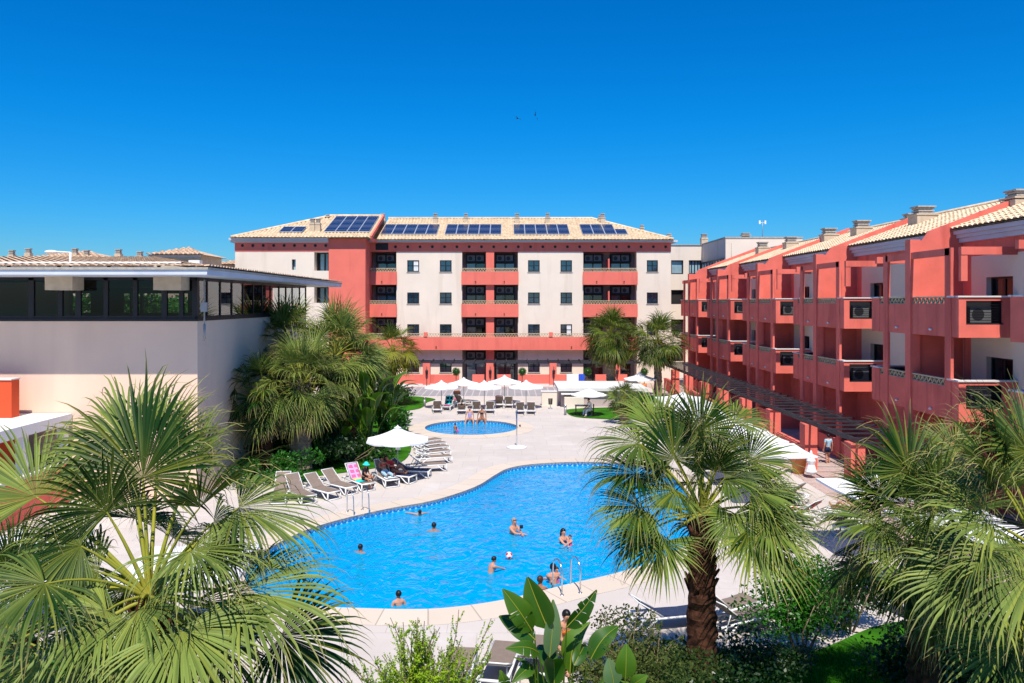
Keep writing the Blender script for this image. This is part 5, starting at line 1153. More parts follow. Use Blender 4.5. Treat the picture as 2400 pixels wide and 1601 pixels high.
row = [('a', 650, 1182, 657, 1122, 'leftmost empty taupe sunlounger in the row by the pool ladder'),
 ('a', 725, 1182, 692, 1119, 'second empty taupe sunlounger from the left end of the row by the pool ladder'),
 ('b', 784, 1172, 736, 1111, 'third empty taupe sunlounger in the row, left of the pool ladder'),
 ('b', 825, 1160, 776, 1101, 'empty taupe sunlounger directly behind the pool ladder rails'),
 ('a', 864, 1152, 830, 1093, 'sunlounger covered with pink and yellow towels behind the pool ladder'),
 ('a', 920, 1143, 881, 1076, 'sunlounger under the umbrella where a person in patterned trousers lies'),
 ('a', 968, 1133, 912, 1082, 'sunlounger under the umbrella with a navy towel over its foot end'),
 ('c', 1008, 1119, 944, 1074, 'empty charcoal sunlounger half in the shade of the umbrella'),
 ('b', 1044, 1102, 961, 1065, 'empty taupe sunlounger in the sun just right of the charcoal one')]
LG = []
for r in row:
    f, a = aim(*r[1:5]); LG.append((lounger(r[0], f, a, r[5]), f, a))
fan_l = [(1056, 1083, 972, 1060), (1051, 1069, 968, 1050), (1047, 1058, 962, 1041), (1039, 1049, 955, 1034), (1028, 1041, 948, 1028)]
names = ['nearest', 'second nearest', 'middle', 'second farthest', 'farthest']
for k, q in enumerate(fan_l):
    f, a = aim(*q, .62); lounger('f', f, a, f'{names[k]} of five taupe sunloungers packed side by side behind the near umbrella', .98)
back = [('a', 1022, 963, 1026, 941, 'lounger with dark red towel, leftmost in the front row beyond the small pool', 'maroon_cloth'), ('a', 1045, 964, 1048, 932, 'lounger with dark and pink towels, second in the front row beyond the small pool', 'black_cloth'),
 ('a', 1071, 951, 1071, 922, 'lounger with a hot pink towel on the seat under the left rear umbrella', 'hotpink_cloth'), ('a', 1098, 949, 1091, 922, 'lounger with a small teal towel beside the hot pink towel', 'teal_cloth'),
 ('b', 1081.7, 965, 1082, 948, 'lounger where a sunbather lies, behind the two women sitting at the small pool', None), ('a', 1118, 964, 1117, 939, 'lounger with a turquoise and purple towel beyond the small pool', 'turquoise_cloth'),
 ('a', 1147, 964, 1148, 938, 'lounger with a pale blue towel beyond the small pool', 'paleblue_cloth'), ('a', 1170, 951, 1170, 923, 'lounger with a red patterned towel over its back under the middle umbrella', 'red_cloth'),
 ('a', 1195, 952, 1193, 927, 'lounger with a yellow and grey towel beside the red patterned one', 'yellow_cloth'), ('a', 1219, 966, 1219, 939, 'empty brown lounger, left one of the pair under the rightmost rear umbrella', None), ('a', 1245.7, 966, 1245, 939, 'empty brown lounger at the right end of the row beyond the small pool', None)]
for r in back:
    f, a = aim(*r[1:5], .95); LG.append((lounger(r[0], f, a, r[5], .97), f, a))
near = [('f', 1190, 1540, 1140, 1592, 'taupe sunlounger back seen from behind at the bottom edge, right of the feathery shrub'), ('f', 1085, 1555, 1050, 1610, 'taupe sunlounger half hidden by the bright feathery shrub'), ('f', 1275, 1525, 1240, 1572, 'taupe sunlounger mostly behind the large bird of paradise'),
 ('n', 1640, 1460, 1560, 1412, 'navy sunlounger with white frame just left of the reddish brown palm trunk'), ('b', 1760, 1430, 1700, 1395, 'white framed taupe sunlounger right of the reddish brown palm trunk'), ('b', 1800, 1460, 1735, 1420, 'white framed sunlounger at the lawn edge right of the reddish brown trunk'),
 ('b', 2100, 1362, 2020, 1350, 'empty taupe sunlounger on the right deck under the palm fronds'), ('b', 1820, 1205, 1900, 1185, 'sunlounger with a white and red patterned towel right of the pool'), ('b', 1930, 1212, 2010, 1190, 'sunlounger with a dark haired sunbather on white towel right of the pool'),
 ('b', 1790, 1165, 1870, 1145, 'sunlounger with an orange towel behind the one with the patterned towel'), ('b', 2080, 1420, 2160, 1400, 'sunlounger in shade at the right, under the drooping fronds'), ('a', 1960, 1250, 2040, 1225, 'empty sunlounger beyond the right palm fronds')]
for r in near:
    f, a = aim(*r[1:5], .6); LG.append((lounger(r[0], f, a, r[5]), f, a))
# towels: draped cloth over a lounger given by index
def towel(i, y0, y1, color, label, back=0, w=.27, name='towel', col2=None, kind='a'):
    o, f, a = LG[i]; b = MB(); ca_, sa_ = math.cos(a), math.sin(a); rg = random.Random(i*7+int(y0*10)); ang = R({'a': 50, 'b': 38, 'c': 35, 'n': 32, 'f': 24}[kind])
    def tr(u, v, o_=0):
        if v <= 1.12: p = (u, v, .39+o_)
        else: q = v-1.12; p = (u, 1.12+q*math.cos(ang)-(.02+o_)*math.sin(ang), .385+q*math.sin(ang)+(.02+o_)*math.cos(ang))
        return (f.x+p[0]*ca_-p[1]*sa_, f.y+p[0]*sa_+p[1]*ca_, p[2])
    N, K = 10, 8; vs = []
    for i_ in range(N+1):
        for k in range(K+1):
            u = -w+2*w*k/K; e = abs(2*k/K-1); vs.append(tr(u, y0+(y1-y0)*i_/N+rg.uniform(-.012, .012), rg.uniform(0, .014)-(0.10 if e > .99 else 0)))
    fs = [(i_*(K+1)+k, i_*(K+1)+k+1, (i_+1)*(K+1)+k+1, (i_+1)*(K+1)+k) for i_ in range(N) for k in range(K)]
    b.sm = True; b.add(vs, fs)
    if col2: b.m = [1 if (j//K) % 3 == 0 or (j % K) % 4 == 0 else 0 for j in range(len(fs))]
    c = b.build(name, [M[color]]+([M[col2]] if col2 else []), org=Vector(tr(0, (y0+y1)/2))); return tag(c, label, 'towel')
towel(4, 1.05, 1.85, 'pink_cloth', 'pink towel hung over the back of the lounger behind the pool ladder', col2='lilac_cloth')
towel(4, .75, 1.04, 'yellow_cloth', 'pale yellow towel on the lounger with the pink towel'); towel(4, .30, .74, 'turquoise_cloth', 'turquoise towel on which the child in the black shirt sits', w=.31)
towel(6, .0, .72, 'navy_cloth', 'navy blue towel hanging over the foot of a shaded lounger', w=.33); towel(6, .73, 1.1, 'pink_cloth', 'dusty pink towel beside the navy towel on the shaded lounger')
towel(5, .05, .5, 'paleblue_cloth', 'pale blue and white towel at the feet of the person lying under the umbrella', col2='white_cloth')
towel(9, .3, 1.7, 'maroon_cloth', 'dark red towel at the left end of the front row beyond the small pool'); towel(10, .7, 1.88, 'black_cloth', 'dark towel with green patch on a lounger beyond the small pool', col2='turquoise_cloth'); towel(10, .3, .66, 'hotpink_cloth', 'pink towel at the foot of the lounger with the dark towel')
towel(11, .6, 1.1, 'hotpink_cloth', 'bright hot pink towel on a lounger seat under the left rear umbrella'); towel(11, 1.72, 1.9, 'orange_cloth', 'orange cloth over the top of the lounger with the hot pink towel')
towel(12, .8, 1.3, 'teal_cloth', 'small teal towel on a rear lounger'); towel(14, .35, 1.45, 'turquoise_cloth', 'turquoise and purple towel on a lounger beyond the small pool', w=.24, col2='lilac_cloth'); towel(15, .8, 1.25, 'paleblue_cloth', 'pale blue towel on a lounger beyond the small pool', w=.24)
towel(16, .9, 1.9, 'red_cloth', 'red patterned towel over a lounger back under the middle umbrella', col2='maroon_cloth'); towel(17, .8, 1.85, 'grey_cloth', 'grey and yellow patterned towel on the lounger right of the red one', col2='yellow_cloth')
towel(27, .1, 1.8, 'white_cloth', 'white towel with red pattern on a lounger right of the pool', col2='red_cloth', kind='b'); towel(28, .1, 1.8, 'white_cloth', 'plain white towel under the dark haired sunbather', kind='b'); towel(29, .6, 1.6, 'orange_cloth', 'orange towel on a lounger right of the pool', kind='b')
# ------------------------------------------------------------------ umbrellas
def make_umbrella(sides=8, r=1.4, ze=1.75, zt=2.42, rot=0, base=True):
    t = local('parasol', 'x', 'umbrella'); c = MB()
    vs = []; ring_ = 5; n = sides*4
    for i in range(ring_+1):
        f = i/ring_
        for k in range(n):
            s = k/4; a0 = math.floor(s); fr = s-a0; A = rot+2*math.pi*a0/sides; B_ = rot+2*math.pi*(a0+1)/sides
            p = Vector((math.cos(A), math.sin(A), 0)).lerp(Vector((math.cos(B_), math.sin(B_), 0)), fr)*r*max(f, .03)
            sag = -.05*math.sin(math.pi*fr)*f-.06*math.sin(math.pi*f)
            vs.append((p.x, p.y, zt-(zt-ze)*f+sag))
    fs = [(i*n+k, (i+1)*n+k, (i+1)*n+(k+1) % n, i*n+(k+1) % n) for i in range(ring_) for k in range(n)]
    c.add(vs, fs)
    # valance
    m = (ring_)*n; e = [vs[m+k] for k in range(n)]; e2 = [(p[0], p[1], p[2]-.07) for p in e]; c.add(e+e2, [(k, n+k, n+(k+1) % n, (k+1) % n) for k in range(n)])
    c.build('canopy', M['canvas'], t)
    p = MB(); p.tube([(0, 0, .05), (0, 0, zt-.01)], .024, 7); p.build('pole', M['polegrey'], t)
    v = MB(); v.lathe((0, 0, zt-.05), [(.16, -.0), (.15, .04), (.03, .10), (.02, .14)], 12); v.build('cap', M['canvas'], t)
    for k in range(sides):
        A = rot+2*math.pi*k/sides; b = MB(); b.beam((0, 0, zt-.10), (r*math.cos(A)*.97, r*math.sin(A)*.97, ze-.035), .018, .022)
        b.beam((0, 0, zt-.62), (r*.5*math.cos(A), r*.5*math.sin(A), (zt+ze)/2-.09), .014, .016); b.build('rib', M['polegrey'], t)
    if base: b = MB(); b.lathe((0, 0, 0), [(.26, 0), (.26, .05), (.20, .08), (.04, .10), (.035, .28)], 16); b.build('base', M['polegrey'], t)
    return t
U8 = make_umbrella(8, 1.37, 1.75, 2.25, R(22.5)); U4 = make_umbrella(4, 2.0, 2.15, 2.55, R(45)); 
U8['group'] = 'octagonal white umbrellas'; U4['group'] = 'square white umbrellas'
uf = True
def umb(src, loc, label, sc=1, rz=0, first=[set()]):
    if src.name not in first[0]: first[0].add(src.name); o = src; o.location = loc; o.rotation_euler = (0, 0, rz); o.scale = (sc,)*3; o['label'] = label; return o
    return dup(src, loc, rz, label, sc)
def uplace(px, py, wpx):   # canopy edge seen at (px,py), its width wpx -> depth from true size
    Y = 2.74*F/wpx; return Y
for (px, base_y, lab, sc) in ((1034.5, 957, 'open white umbrella at the left end of the front row beyond the small pool', .97), (1087, 944, 'open white umbrella behind the leftmost one, over the hot pink towel', .93), (1135, 958, 'open white umbrella in the middle of the front row beyond the small pool', .98),
        (1182.5, 945, 'open white umbrella in the rear row over the red patterned towel', 1.02), (1233, 957, 'open white umbrella at the right end above two empty brown loungers', .98), (1380, 975, 'white umbrella shading the waiter table beside the bar', .93)):
    g = G(px, base_y); o_ = umb(U8, (g.x, g.y, 0), lab, sc, R(8 if sc < .95 else 0)); o_.scale = (sc*1.03, sc*1.03, sc*.95)
g = G(932, 1127); umb(U8, (g.x, g.y, 0), 'open white umbrella nearest the pool, shading people on the left row of loungers', 1.08, R(6))
U7 = umb(U8, (P(1500, 905, 66).x, 66, 0), 'white umbrella behind the dense green fan palm near the bar', 1.0)
# note hung on the near umbrella pole
nb = MB(); nb.box(g.x-.09, g.x+.13, g.y-.045, g.y-.03, 1.42, 1.98); tag(nb.build('notice_board', M['white_cloth'], org=(g.x, g.y-.04, 1.7)), 'pale notice hanging on the pole of the umbrella nearest the pool', 'notice')
for k, (x, y, z) in enumerate(((10.6, 48.2, 0), (10.6, 45, 0), (10.6, 41.8, 0), (10.6, 38.6, 0), (10.6, 35.4, 0), (10.6, 32.2, 0), (11.9, 25.6, 0), (12.2, 21.4, 0))):
    umb(U4, (x, y, z), ['farthest square white umbrella of the row beside the red building', 'second farthest square white umbrella of the row on the right', 'third farthest square white umbrella of the row on the right', 'fourth farthest square white umbrella of the row on the right', 'square white umbrella two before the folded white umbrella', 'square white umbrella left of the folded umbrella and orange pot', 'square white umbrella behind the fronds right of the folded umbrella', 'nearest square white umbrella, mostly behind the right fan palms'][k], 1.0 if k else 1.02, R([0, 1, -1, 2, 0, -2, 3, 0][k]))
for k, (x, y) in enumerate(((-9.6, 16.6), (-7.4, 18.6), (-12.0, 19.6))):
    umb(U4, (x, y, 0), ['square white umbrella under the fronds of the nearest fan palm', 'square white umbrella right of the nearest palm trunk, seen through its fronds', 'square white umbrella at the left edge beneath the palm fronds'][k], .95, R(k*7))
# folded umbrella
g = G(1901, 1120); t = thing('folded_parasol', 'folded white umbrella standing by the orange pot at the right', 'umbrella', (g.x, g.y, 0))
b = MB(); zt5 = PZ(1070, g.y); b.lathe((g.x, g.y, 0), [(.20, .18), (.27, .30), (.16, .62), (.21, .80), (.10, 1.0), (.05, 1.22), (.01, 1.27)], 9, flat=True); b.build('canopy', M['canvas'], t); b = MB(); b.tube([(g.x, g.y, 0), (g.x, g.y, .3)], .03, 6); b.build('pole', M['polegrey'], t)
g = G(1872, 1110); t = thing('planter', 'tall orange terracotta pot between the umbrellas at the right', 'planter', (g.x, g.y, 0)); b = MB(); b.lathe((g.x, g.y, 0), [(.24, 0), (.40, .85), (.42, .88), (.42, .98), (.34, .98), (.34, .9)], 16); b.build('pot', M['terracotta'], t); b = MB(); b.lathe((g.x, g.y, 0), [(.34, .91), (.01, .92)], 12); b.build('soil', M['soil'], t)
# ------------------------------------------------------------------ ladders, shower, bar, bollards
def ladder(p, out, label, w=.5, two=True):
    """p: point on pool edge, out: unit vector pointing away from the water"""
    t = thing('pool_ladder', label, 'pool ladder', (p.x, p.y, 0)); o = Vector(out).normalized(); s = Vector((-o.y, o.x, 0))
    for sg in (-1, 1):
        q = p+s*sg*w/2; b = MB(); pts = []
        pts.append(q+o*.62); pts.append(q+o*.62+UP*.5)
        for k in range(7): a = math.pi*k/6; pts.append(q+o*(.30+.32*math.cos(a))+UP*(.62+.30*math.sin(a)))
        pts += [q-o*.05+UP*.2, q-o*.07-UP*1.1]
        b.tube(pts, .021, 7); r = b.build('rail', M['steel'], t); f_ = MB(); f_.lathe(q+o*.62, [(.06, 0), (.06, .03), (.03, .04)], 10); f_.build('flange', M['steel'], r)
    for z in (-.3, -.6, -.9): b = MB(); b.box(p.x-.25, p.x+.25, p.y-.12, p.y-.04, z, z+.03) if abs(o.y) > .7 else b.beam(p-o*.08-s*w/2+UP*z, p-o*.08+s*w/2+UP*z, .08, .03); b.build('step', M['steel'], t)
g = G(846, 1207); ladder(g, (-.55, .85, 0), 'steel pool ladder at the left edge of the pool before the taupe loungers', .62)
g = G(1318, 1376); ladder(g, (.35, -1, 0), 'steel pool ladder at the near edge, just right of the large paddle leaf', .55)
g = G(1211, 1049); t = thing('pool_shower', 'pool shower post on a round white base between the two pools', 'shower', (g.x, g.y, 0))
b = MB(); b.lathe(g, [(.58, 0), (.56, .06), (.3, .10), (.06, .11)], 28); b.build('base', M['white'], t); b = MB(); b.tube([g+UP*.1, g+UP*2.05], .038, 8); b.build('post', M['steel'], t); b = MB(); b.tube([g+UP*2.05, g+UP*2.15, g+UP*2.16+Vector((0, -.22, 0)), g+UP*2.08+Vector((0, -.3, 0))], [.03, .03, .03, .06], 7); b.build('shower_head', M['steel'], t)
for px, py, lab in ((995, 953, 'grey bollard light at the grass edge left of the small pool'), (1325, 973, 'grey bollard light at the grass edge left of the waiter table')):
    g = G(px, py); t = thing('bollard_light', lab, 'bollard', (g.x, g.y, 0)); b = MB(); b.lathe(g, [(.09, 0), (.09, .55)], 12); b.build('post', M['polegrey'], t); b = MB(); b.lathe(g, [(.08, .55), (.08, .64), (.095, .64), (.095, .70), (.02, .72)], 12); b.build('lamp_head', M['steel'], t)
Yb1 = F*H/(951-CY); t = thing('low_wall', 'low cream wall block with a dark litter bin before it, left of the bar', 'wall', (P(1290, 951, Yb1).x, Yb1, 0)); b = MB(); b.box(PX(1270, Yb1), PX(1308, Yb1), Yb1, Yb1+.5, 0, PZ(919, Yb1)); b.build('wall', M['cream'], t); b = MB(); b.box(PX(1268, Yb1), PX(1309, Yb1), Yb1-.04, Yb1+.54, PZ(919, Yb1), PZ(918, Yb1)+.03); b.build('capping', M['capstone'], t)
g = G(1290, 958); t = thing('litter_bin', 'dark slatted litter bin on a thin post in front of the low cream wall', 'bin', (g.x, g.y, 0)); b = MB(); b.lathe(g, [(.17, 0), (.17, .03), (.02, .05), (.02, .35)], 12); b.build('stand', M['polegrey'], t)
b = MB()
for k in range(12): a = k*math.pi/6; b.beam((g.x+.14*math.cos(a), g.y+.14*math.sin(a), .32), (g.x+.16*math.cos(a), g.y+.16*math.sin(a), .78), .05, .015, up=(math.cos(a), math.sin(a), 0))
b.build('basket', M['dark'], t)
Yc = 61.2; t = thing('bar_counter', 'cream pool bar counter with a pale overhanging top beside the waiter table', 'bar', (6, Yc, 0))
b = MB(); b.box(PX(1316, Yc), 10.5, Yc+.4, Yc+5.5, 0, 1.25); b.build('body', M['recess'], t); b = MB(); b.box(PX(1308, Yc), 10.8, Yc, Yc+5.8, 1.25, 1.46); b.build('top', M['capstone'], t)
b = MB(); b.box(PX(1322, Yc), PX(1367, Yc), Yc-.5, Yc+.38, 0, .82); b.build('front_cabinet', M['cream'], t); b = MB(); b.box(PX(1315, Yc), PX(1367, Yc), Yc-.25, Yc+.39, 1.0, 1.1); b.build('shelf', M['white'], t)
# laundry
for (a, c, m, lab) in ((1328, 1356, 'white_cloth', 'white towel drying over the low garden wall'), (1356.5, 1370, 'blue_cloth', 'blue towel drying beside the white one on the low garden wall')):
    b = MB(); Y = 76.42; vs = []
    for k in range(9):
        x = PX(a+(c-a)*k/8, Y); d = .03*math.sin(k*1.9); vs += [(x, Y+.1, 1.19), (x, Y-.02+d, 1.18), (x, Y-.05+d, .45+.06*math.sin(k*1.1))]
    b.add(vs, [(k*3+j, k*3+3+j, k*3+4+j, k*3+1+j) for k in range(8) for j in (0, 1)]); tag(b.build('towel', M[m], org=(PX((a+c)/2, Y), Y, 1)), lab, 'towel')
# waiter table
g = G(1366, 974); t = thing('table', 'small black table under the umbrella by the bar', 'table', (g.x, g.y, 0)); b = MB(); b.box(g.x-.55, g.x+.55, g.y-.35, g.y+.35, .70, .74); b.build('table_top', M['dark'], t)
for sx in (-.5, .5):
    for sy in (-.3, .3): b = MB(); b.beam((g.x+sx, g.y+sy, 0), (g.x+sx, g.y+sy, .7), .04, .04); b.build('leg', M['dark'], t)
tb = MB(); tb.box(g.x-.45, g.x+.0, g.y-.18, g.y+.12, .741, .80); tag(tb.build('tray', M['steel'], org=(g.x-.2, g.y, .75)), 'grey tray lying on the black table by the bar', 'tray')
# ------------------------------------------------------------------ ball
g = G(1193, 1302, WZ+.12); t = thing('beach_ball', 'white and red ball in the air above the pool water', 'ball', (g.x, g.y, WZ+.12)); b = MB(); b.ball(g, .115, n=18, m=12)
for i, f in enumerate(b.f):
    c = sum((Vector(b.v[j]) for j in f), Vector())/len(f)-g; c.normalize()
    for dv in ((-.7, -.55, .6), (.72, -.5, .6), (.05, -.85, -.45), (0, .8, .5), (.8, .5, -.4), (-.8, .5, -.4)):
        if c.dot(Vector(dv).normalized()) > .88: b.m[i] = 1
b.build('shell', [M['white_cloth'], M['red_cloth']], t)
# ------------------------------------------------------------------ birds
for k, (px, py, lab, rot, sc) in enumerate(((1213, 278, 'small dark bird with spread wings in the sky, the left one', .4, 1.4), (1254, 270, 'dark bird banking steeply in the sky, the right one', 1.25, 2.0))):
    c = P(px, py, 45); t = thing('bird', lab, 'bird', c); b = MB(); mr = Matrix.Rotation(rot, 3, 'Y')@Matrix.Rotation(.5, 3, 'Z')
    def q(v): return tuple(c+mr@(Vector(v)*sc))
    b.tube([q((0, -.10, 0)), q((0, -.06, .005)), q((0, .0, 0)), q((0, .07, 0)), q((0, .16, 0))], [.004, .018, .024, .014, .003], 7)
    for s in (-1, 1): b.add([q((0, -.04, .01)), q((s*.09, -.05, .04)), q((s*.20, .05, .02)), q((s*.09, .01, .038)), q((0, .04, .01))], [(0, 1, 3, 4), (1, 2, 3)]); b.add([q((0, .12, 0)), q((s*.03, .20, 0)), q((s*.012, .13, 0))], [(0, 1, 2)])
    b.build('body', M['black_cloth'], t)
# ------------------------------------------------------------------ people
def base_pose():
    J = {'pelvis': ((0, 0, .92), .135), 'waist': ((0, 0, 1.05), .115), 'chest': ((0, 0, 1.26), .135), 'upper': ((0, .01, 1.38), .10), 'neck': ((0, .01, 1.46), .052), 'jaw': ((0, -.012, 1.535), .068), 'skull': ((0, .005, 1.62), .088), 'crown': ((0, .01, 1.675), .062), 'nose': ((0, -.098, 1.575), .012)}
    for s, n in ((-1, 'r'), (1, 'l')):
        J['sh'+n] = ((s*.17, .01, 1.39), .062); J['el'+n] = ((s*.25, .03, 1.12), .042); J['wr'+n] = ((s*.27, -.03, .88), .028); J['pa'+n] = ((s*.27, -.05, .80), .032)
        J['hi'+n] = ((s*.10, 0, .88), .10); J['kn'+n] = ((s*.11, -.02, .48), .062); J['an'+n] = ((s*.11, .02, .09), .040); J['he'+n] = ((s*.11, .05, .04), .036); J['to'+n] = ((s*.12, -.15, .03), .028)
    return J
EDG = [('pelvis', 'waist'), ('waist', 'chest'), ('chest', 'upper'), ('upper', 'neck'), ('neck', 'jaw'), ('jaw', 'skull'), ('skull', 'crown'), ('skull', 'nose')]
for n in 'rl': EDG += [('upper', 'sh'+n), ('sh'+n, 'el'+n), ('el'+n, 'wr'+n), ('wr'+n, 'pa'+n), ('pelvis', 'hi'+n), ('hi'+n, 'kn'+n), ('kn'+n, 'an'+n), ('an'+n, 'he'+n), ('an'+n, 'to'+n)]
def ang_arm(J, n, az, el, az2=None, el2=None):
    """arm direction: az 0 = forward (-y), positive to own left (+x); el up"""
    def d(a, e): return Vector((math.sin(R(a))*math.cos(R(e)), -math.cos(R(a))*math.cos(R(e)), math.sin(R(e))))
    az2 = az if az2 is None else az2; el2 = el if el2 is None else el2
    s = Vector(J['sh'+n][0]); e = s+d(az, el)*.28; w = e+d(az2, el2)*.25; p = w+d(az2, el2)*.085
    J['el'+n] = (tuple(e), .042); J['wr'+n] = (tuple(w), .028); J['pa'+n] = (tuple(p), .032)
def ang_leg(J, n, az, el, az2, el2, foot=(0, -1, 0)):
    def d(a, e): return Vector((math.sin(R(a))*math.cos(R(e)), -math.cos(R(a))*math.cos(R(e)), math.sin(R(e))))
    h = Vector(J['hi'+n][0]); k = h+d(az, el)*.42; a = k+d(az2, el2)*.40; f = Vector(foot).normalized()
    J['kn'+n] = (tuple(k), .062); J['an'+n] = (tuple(a), .040); J['he'+n] = (tuple(a-f*.05+Vector((0, 0, -.035)) if abs(f.z) < .5 else a+Vector((0, .04, -.02))), .034); J['to'+n] = (tuple(a+f*.16+Vector((0, 0, -.04 if abs(f.z) < .5 else 0))), .027)
def lean(J, ang, pivot='pelvis', keep=('hir', 'hil', 'knr', 'knl', 'anr', 'anl', 'her', 'hel', 'tor', 'tol', 'pelvis'), axis='X'):
    p = Vector(J[pivot][0]); m = Matrix.Rotation(R(ang), 3, axis)
    for k in J:
        if k not in keep: J[k] = (tuple(p+m@(Vector(J[k][0])-p)), J[k][1])
def skinned(name, verts, edges, root, m, parent, sub=1, flat=1.0):
    me = bpy.data.meshes.new(name); me.from_pydata([v[0] for v in verts], edges, []); me.materials.append(m)
    o = bpy.data.objects.new(name, me); COL.objects.link(o); o.parent = parent; KIDS.setdefault(parent.name, []).append(o)
    o.modifiers.new('Skin', 'SKIN'); 
    sk = me.skin_vertices[0].data
    for i, v in enumerate(verts): r = v[1]; sk[i].radius = (r, r) if not hasattr(r, '__len__') else r; sk[i].use_root = (i == root)
    sm = o.modifiers.new('Subdivision', 'SUBSURF'); sm.levels = sub; sm.render_levels = sub
    return o
def person(label, loc, rz, J, sc=1.0, skin='skin', hair='hair', clothes=(), hat=None, long_hair=False, held=None, z=0):
    t = thing('person', label, 'person', loc, rz=rz); t.scale = (sc,)*3
    zl = min(v[0][2] for v in J.values())
    names_ = list(J); vs = []; idx = {}
    for k in names_: idx[k] = len(vs); vs.append(J[k])
    ed = [(idx[a], idx[b_]) for a, b_ in EDG]
    for n in 'rl':
        p = Vector(J['pa'+n][0]); w = Vector(J['wr'+n][0]); d = (p-w).normalized(); sd = d.cross(UP); sd = (Vector((1, 0, 0)) if sd.length < .2 else sd).normalized(); up = sd.cross(d)
        for q, (off, L) in enumerate(((-.032, .06), (-.011, .075), (.010, .07), (.030, .055))):
            i0 = len(vs); a = p+d*.03+sd*off; vs.append((tuple(a), .010)); vs.append((tuple(a+d*L*.6-up*.008), .009)); vs.append((tuple(a+d*L-up*.025), .007)); ed += [(idx['pa'+n], i0), (i0, i0+1), (i0+1, i0+2)]
        i0 = len(vs); sg = -1 if n == 'r' else 1; a = w+d*.03-sd*.03*sg; vs.append((tuple(a), .011)); vs.append((tuple(a+d*.035-sd*.03*sg), .010)); vs.append((tuple(a+d*.065-sd*.04*sg), .008)); ed += [(idx['wr'+n], i0), (i0, i0+1), (i0+1, i0+2)]
    body = skinned('body', vs, ed, 0, M[skin], t)
    jaw, sk_, cr = (Vector(J[k][0]) for k in ('jaw', 'skull', 'crown')); up = (cr-jaw).normalized(); nose = Vector(J['nose'][0]); fw = (nose-sk_); fw = (fw-up*fw.dot(up)).normalized(); sd = up.cross(fw)
    def hp(a, b_, c): return tuple(sk_+sd*a+fw*b_+up*c)
    h = MB(); vs2 = []; K, N = 7, 14
    for i in range(K+1):
        for k in range(N):
            az = 2*math.pi*k/N; front = math.cos(az); lim = 1.15 if front > .4 else (1.95 if not long_hair else 2.3); a = lim*i/K
            r_ = .112; x_, y_, z_ = r_*.88*math.sin(a)*math.sin(az), r_*math.sin(a)*math.cos(az)-.006, r_*1.02*math.cos(a)+.012
            vs2.append(hp(x_, y_, z_))
    h.sm = True; h.add(vs2, [(i*N+k, i*N+(k+1) % N, (i+1)*N+(k+1) % N, (i+1)*N+k) for i in range(K) for k in range(N)])
    if long_hair: h.tube([hp(0, -.07, .03), hp(0, -.11, -.08), hp(.01, -.12, -.22), hp(0, -.10, -.36)], [.07, .075, .06, .02], 8)
    h.build('hair', M[hair], t, org=(0, 0, 0))
    for s in (-1, 1):
        e = MB(); e.ball(hp(s*.033, .078, -.018), .011, n=6, m=4); e.build('eye', M['eye'], t, org=(0, 0, 0)); e = MB(); e.ball(hp(s*.086, -.005, -.03), .012, .02, .028, 6, 4); e.build('ear', M[skin], t, org=(0, 0, 0))
    e = MB(); e.tube([hp(-.024, .082, -.078), hp(0, .09, -.080), hp(.024, .082, -.078)], .006, 5); e.build('mouth', M['red_cloth'], t, org=(0, 0, 0))
    if hat:
        c = MB(); vs3 = []
        for i in range(7):
            a = 1.5*i/6
            for k in range(14): az = 2*math.pi*k/14; r_ = .128; vs3.append(hp(r_*.92*math.sin(a)*math.sin(az), r_*math.sin(a)*math.cos(az), r_*math.cos(a)*.95+.03))
        for k in range(14): az = 2*math.pi*k/14; vs3.append(hp(.19*math.sin(az), .20*math.cos(az), -.01))
        c.add(vs3, [(i*14+k, i*14+(k+1) % 14, (i+1)*14+(k+1) % 14, (i+1)*14+k) for i in range(7) for k in range(14)]); c.build('hat', M[hat], t, org=(0, 0, 0))
    for (kind, m) in clothes:
        if kind == 'shorts': vv = [(J['pelvis'][0], .155), (J['waist'][0], .128)]; ee = [(0, 1)]; g_ = 0
        elif kind == 'bikini': vv = [(J['pelvis'][0], .150), (tuple(Vector(J['pelvis'][0]).lerp(Vector(J['waist'][0]), .45)), .135)]; ee = [(0, 1)]
        elif kind == 'top': vv = [(tuple(Vector(J['waist'][0]).lerp(Vector(J['chest'][0]), .6)), .138), (J['chest'][0], .150), (tuple(Vector(J['chest'][0]).lerp(Vector(J['upper'][0]), .5)), .130)]; ee = [(0, 1), (1, 2)]
        else: vv = [(J['pelvis'][0], .150), (J['waist'][0], .132), (J['chest'][0], .150), (J['upper'][0], .118)]; ee = [(0, 1), (1, 2), (2, 3)]
        if kind in ('shorts', 'trousers'):
            if kind == 'trousers': vv = [(J['pelvis'][0], .155), (J['waist'][0], .128)]; ee = [(0, 1)]
            for n in 'rl':
                i0 = len(vv); vv.append((J['hi'+n][0], .118)); k_ = Vector(J['hi'+n][0]).lerp(Vector(J['kn'+n][0]), .62); vv.append((tuple(k_), .095)); ee += [(0, i0), (i0, i0+1)]
                if kind == 'trousers': vv.append((J['kn'+n][0], .085)); vv.append((J['an'+n][0], .065)); ee += [(i0+1, i0+2), (i0+2, i0+3)]
        if kind == 'tee':
            for n in 'rl':
                i0 = len(vv); vv.append((J['sh'+n][0], .082)); vv.append((tuple(Vector(J['sh'+n][0]).lerp(Vector(J['el'+n][0]), .65)), .065)); ee += [(3, i0), (i0, i0+1)]
        skinned({'shorts': 'shorts', 'bikini': 'swim_bottom', 'top': 'swim_top', 'suit': 'swimsuit', 'tee': 'shirt', 'trousers': 'trousers'}[kind], vv, ee, 0, M[m], t)
    return t
def wp(px, py, zc): return G(px, py, zc)   # place by where its head height zc shows
def standing(px, py, headz, J=None):
    g = G(px, py, headz); return g
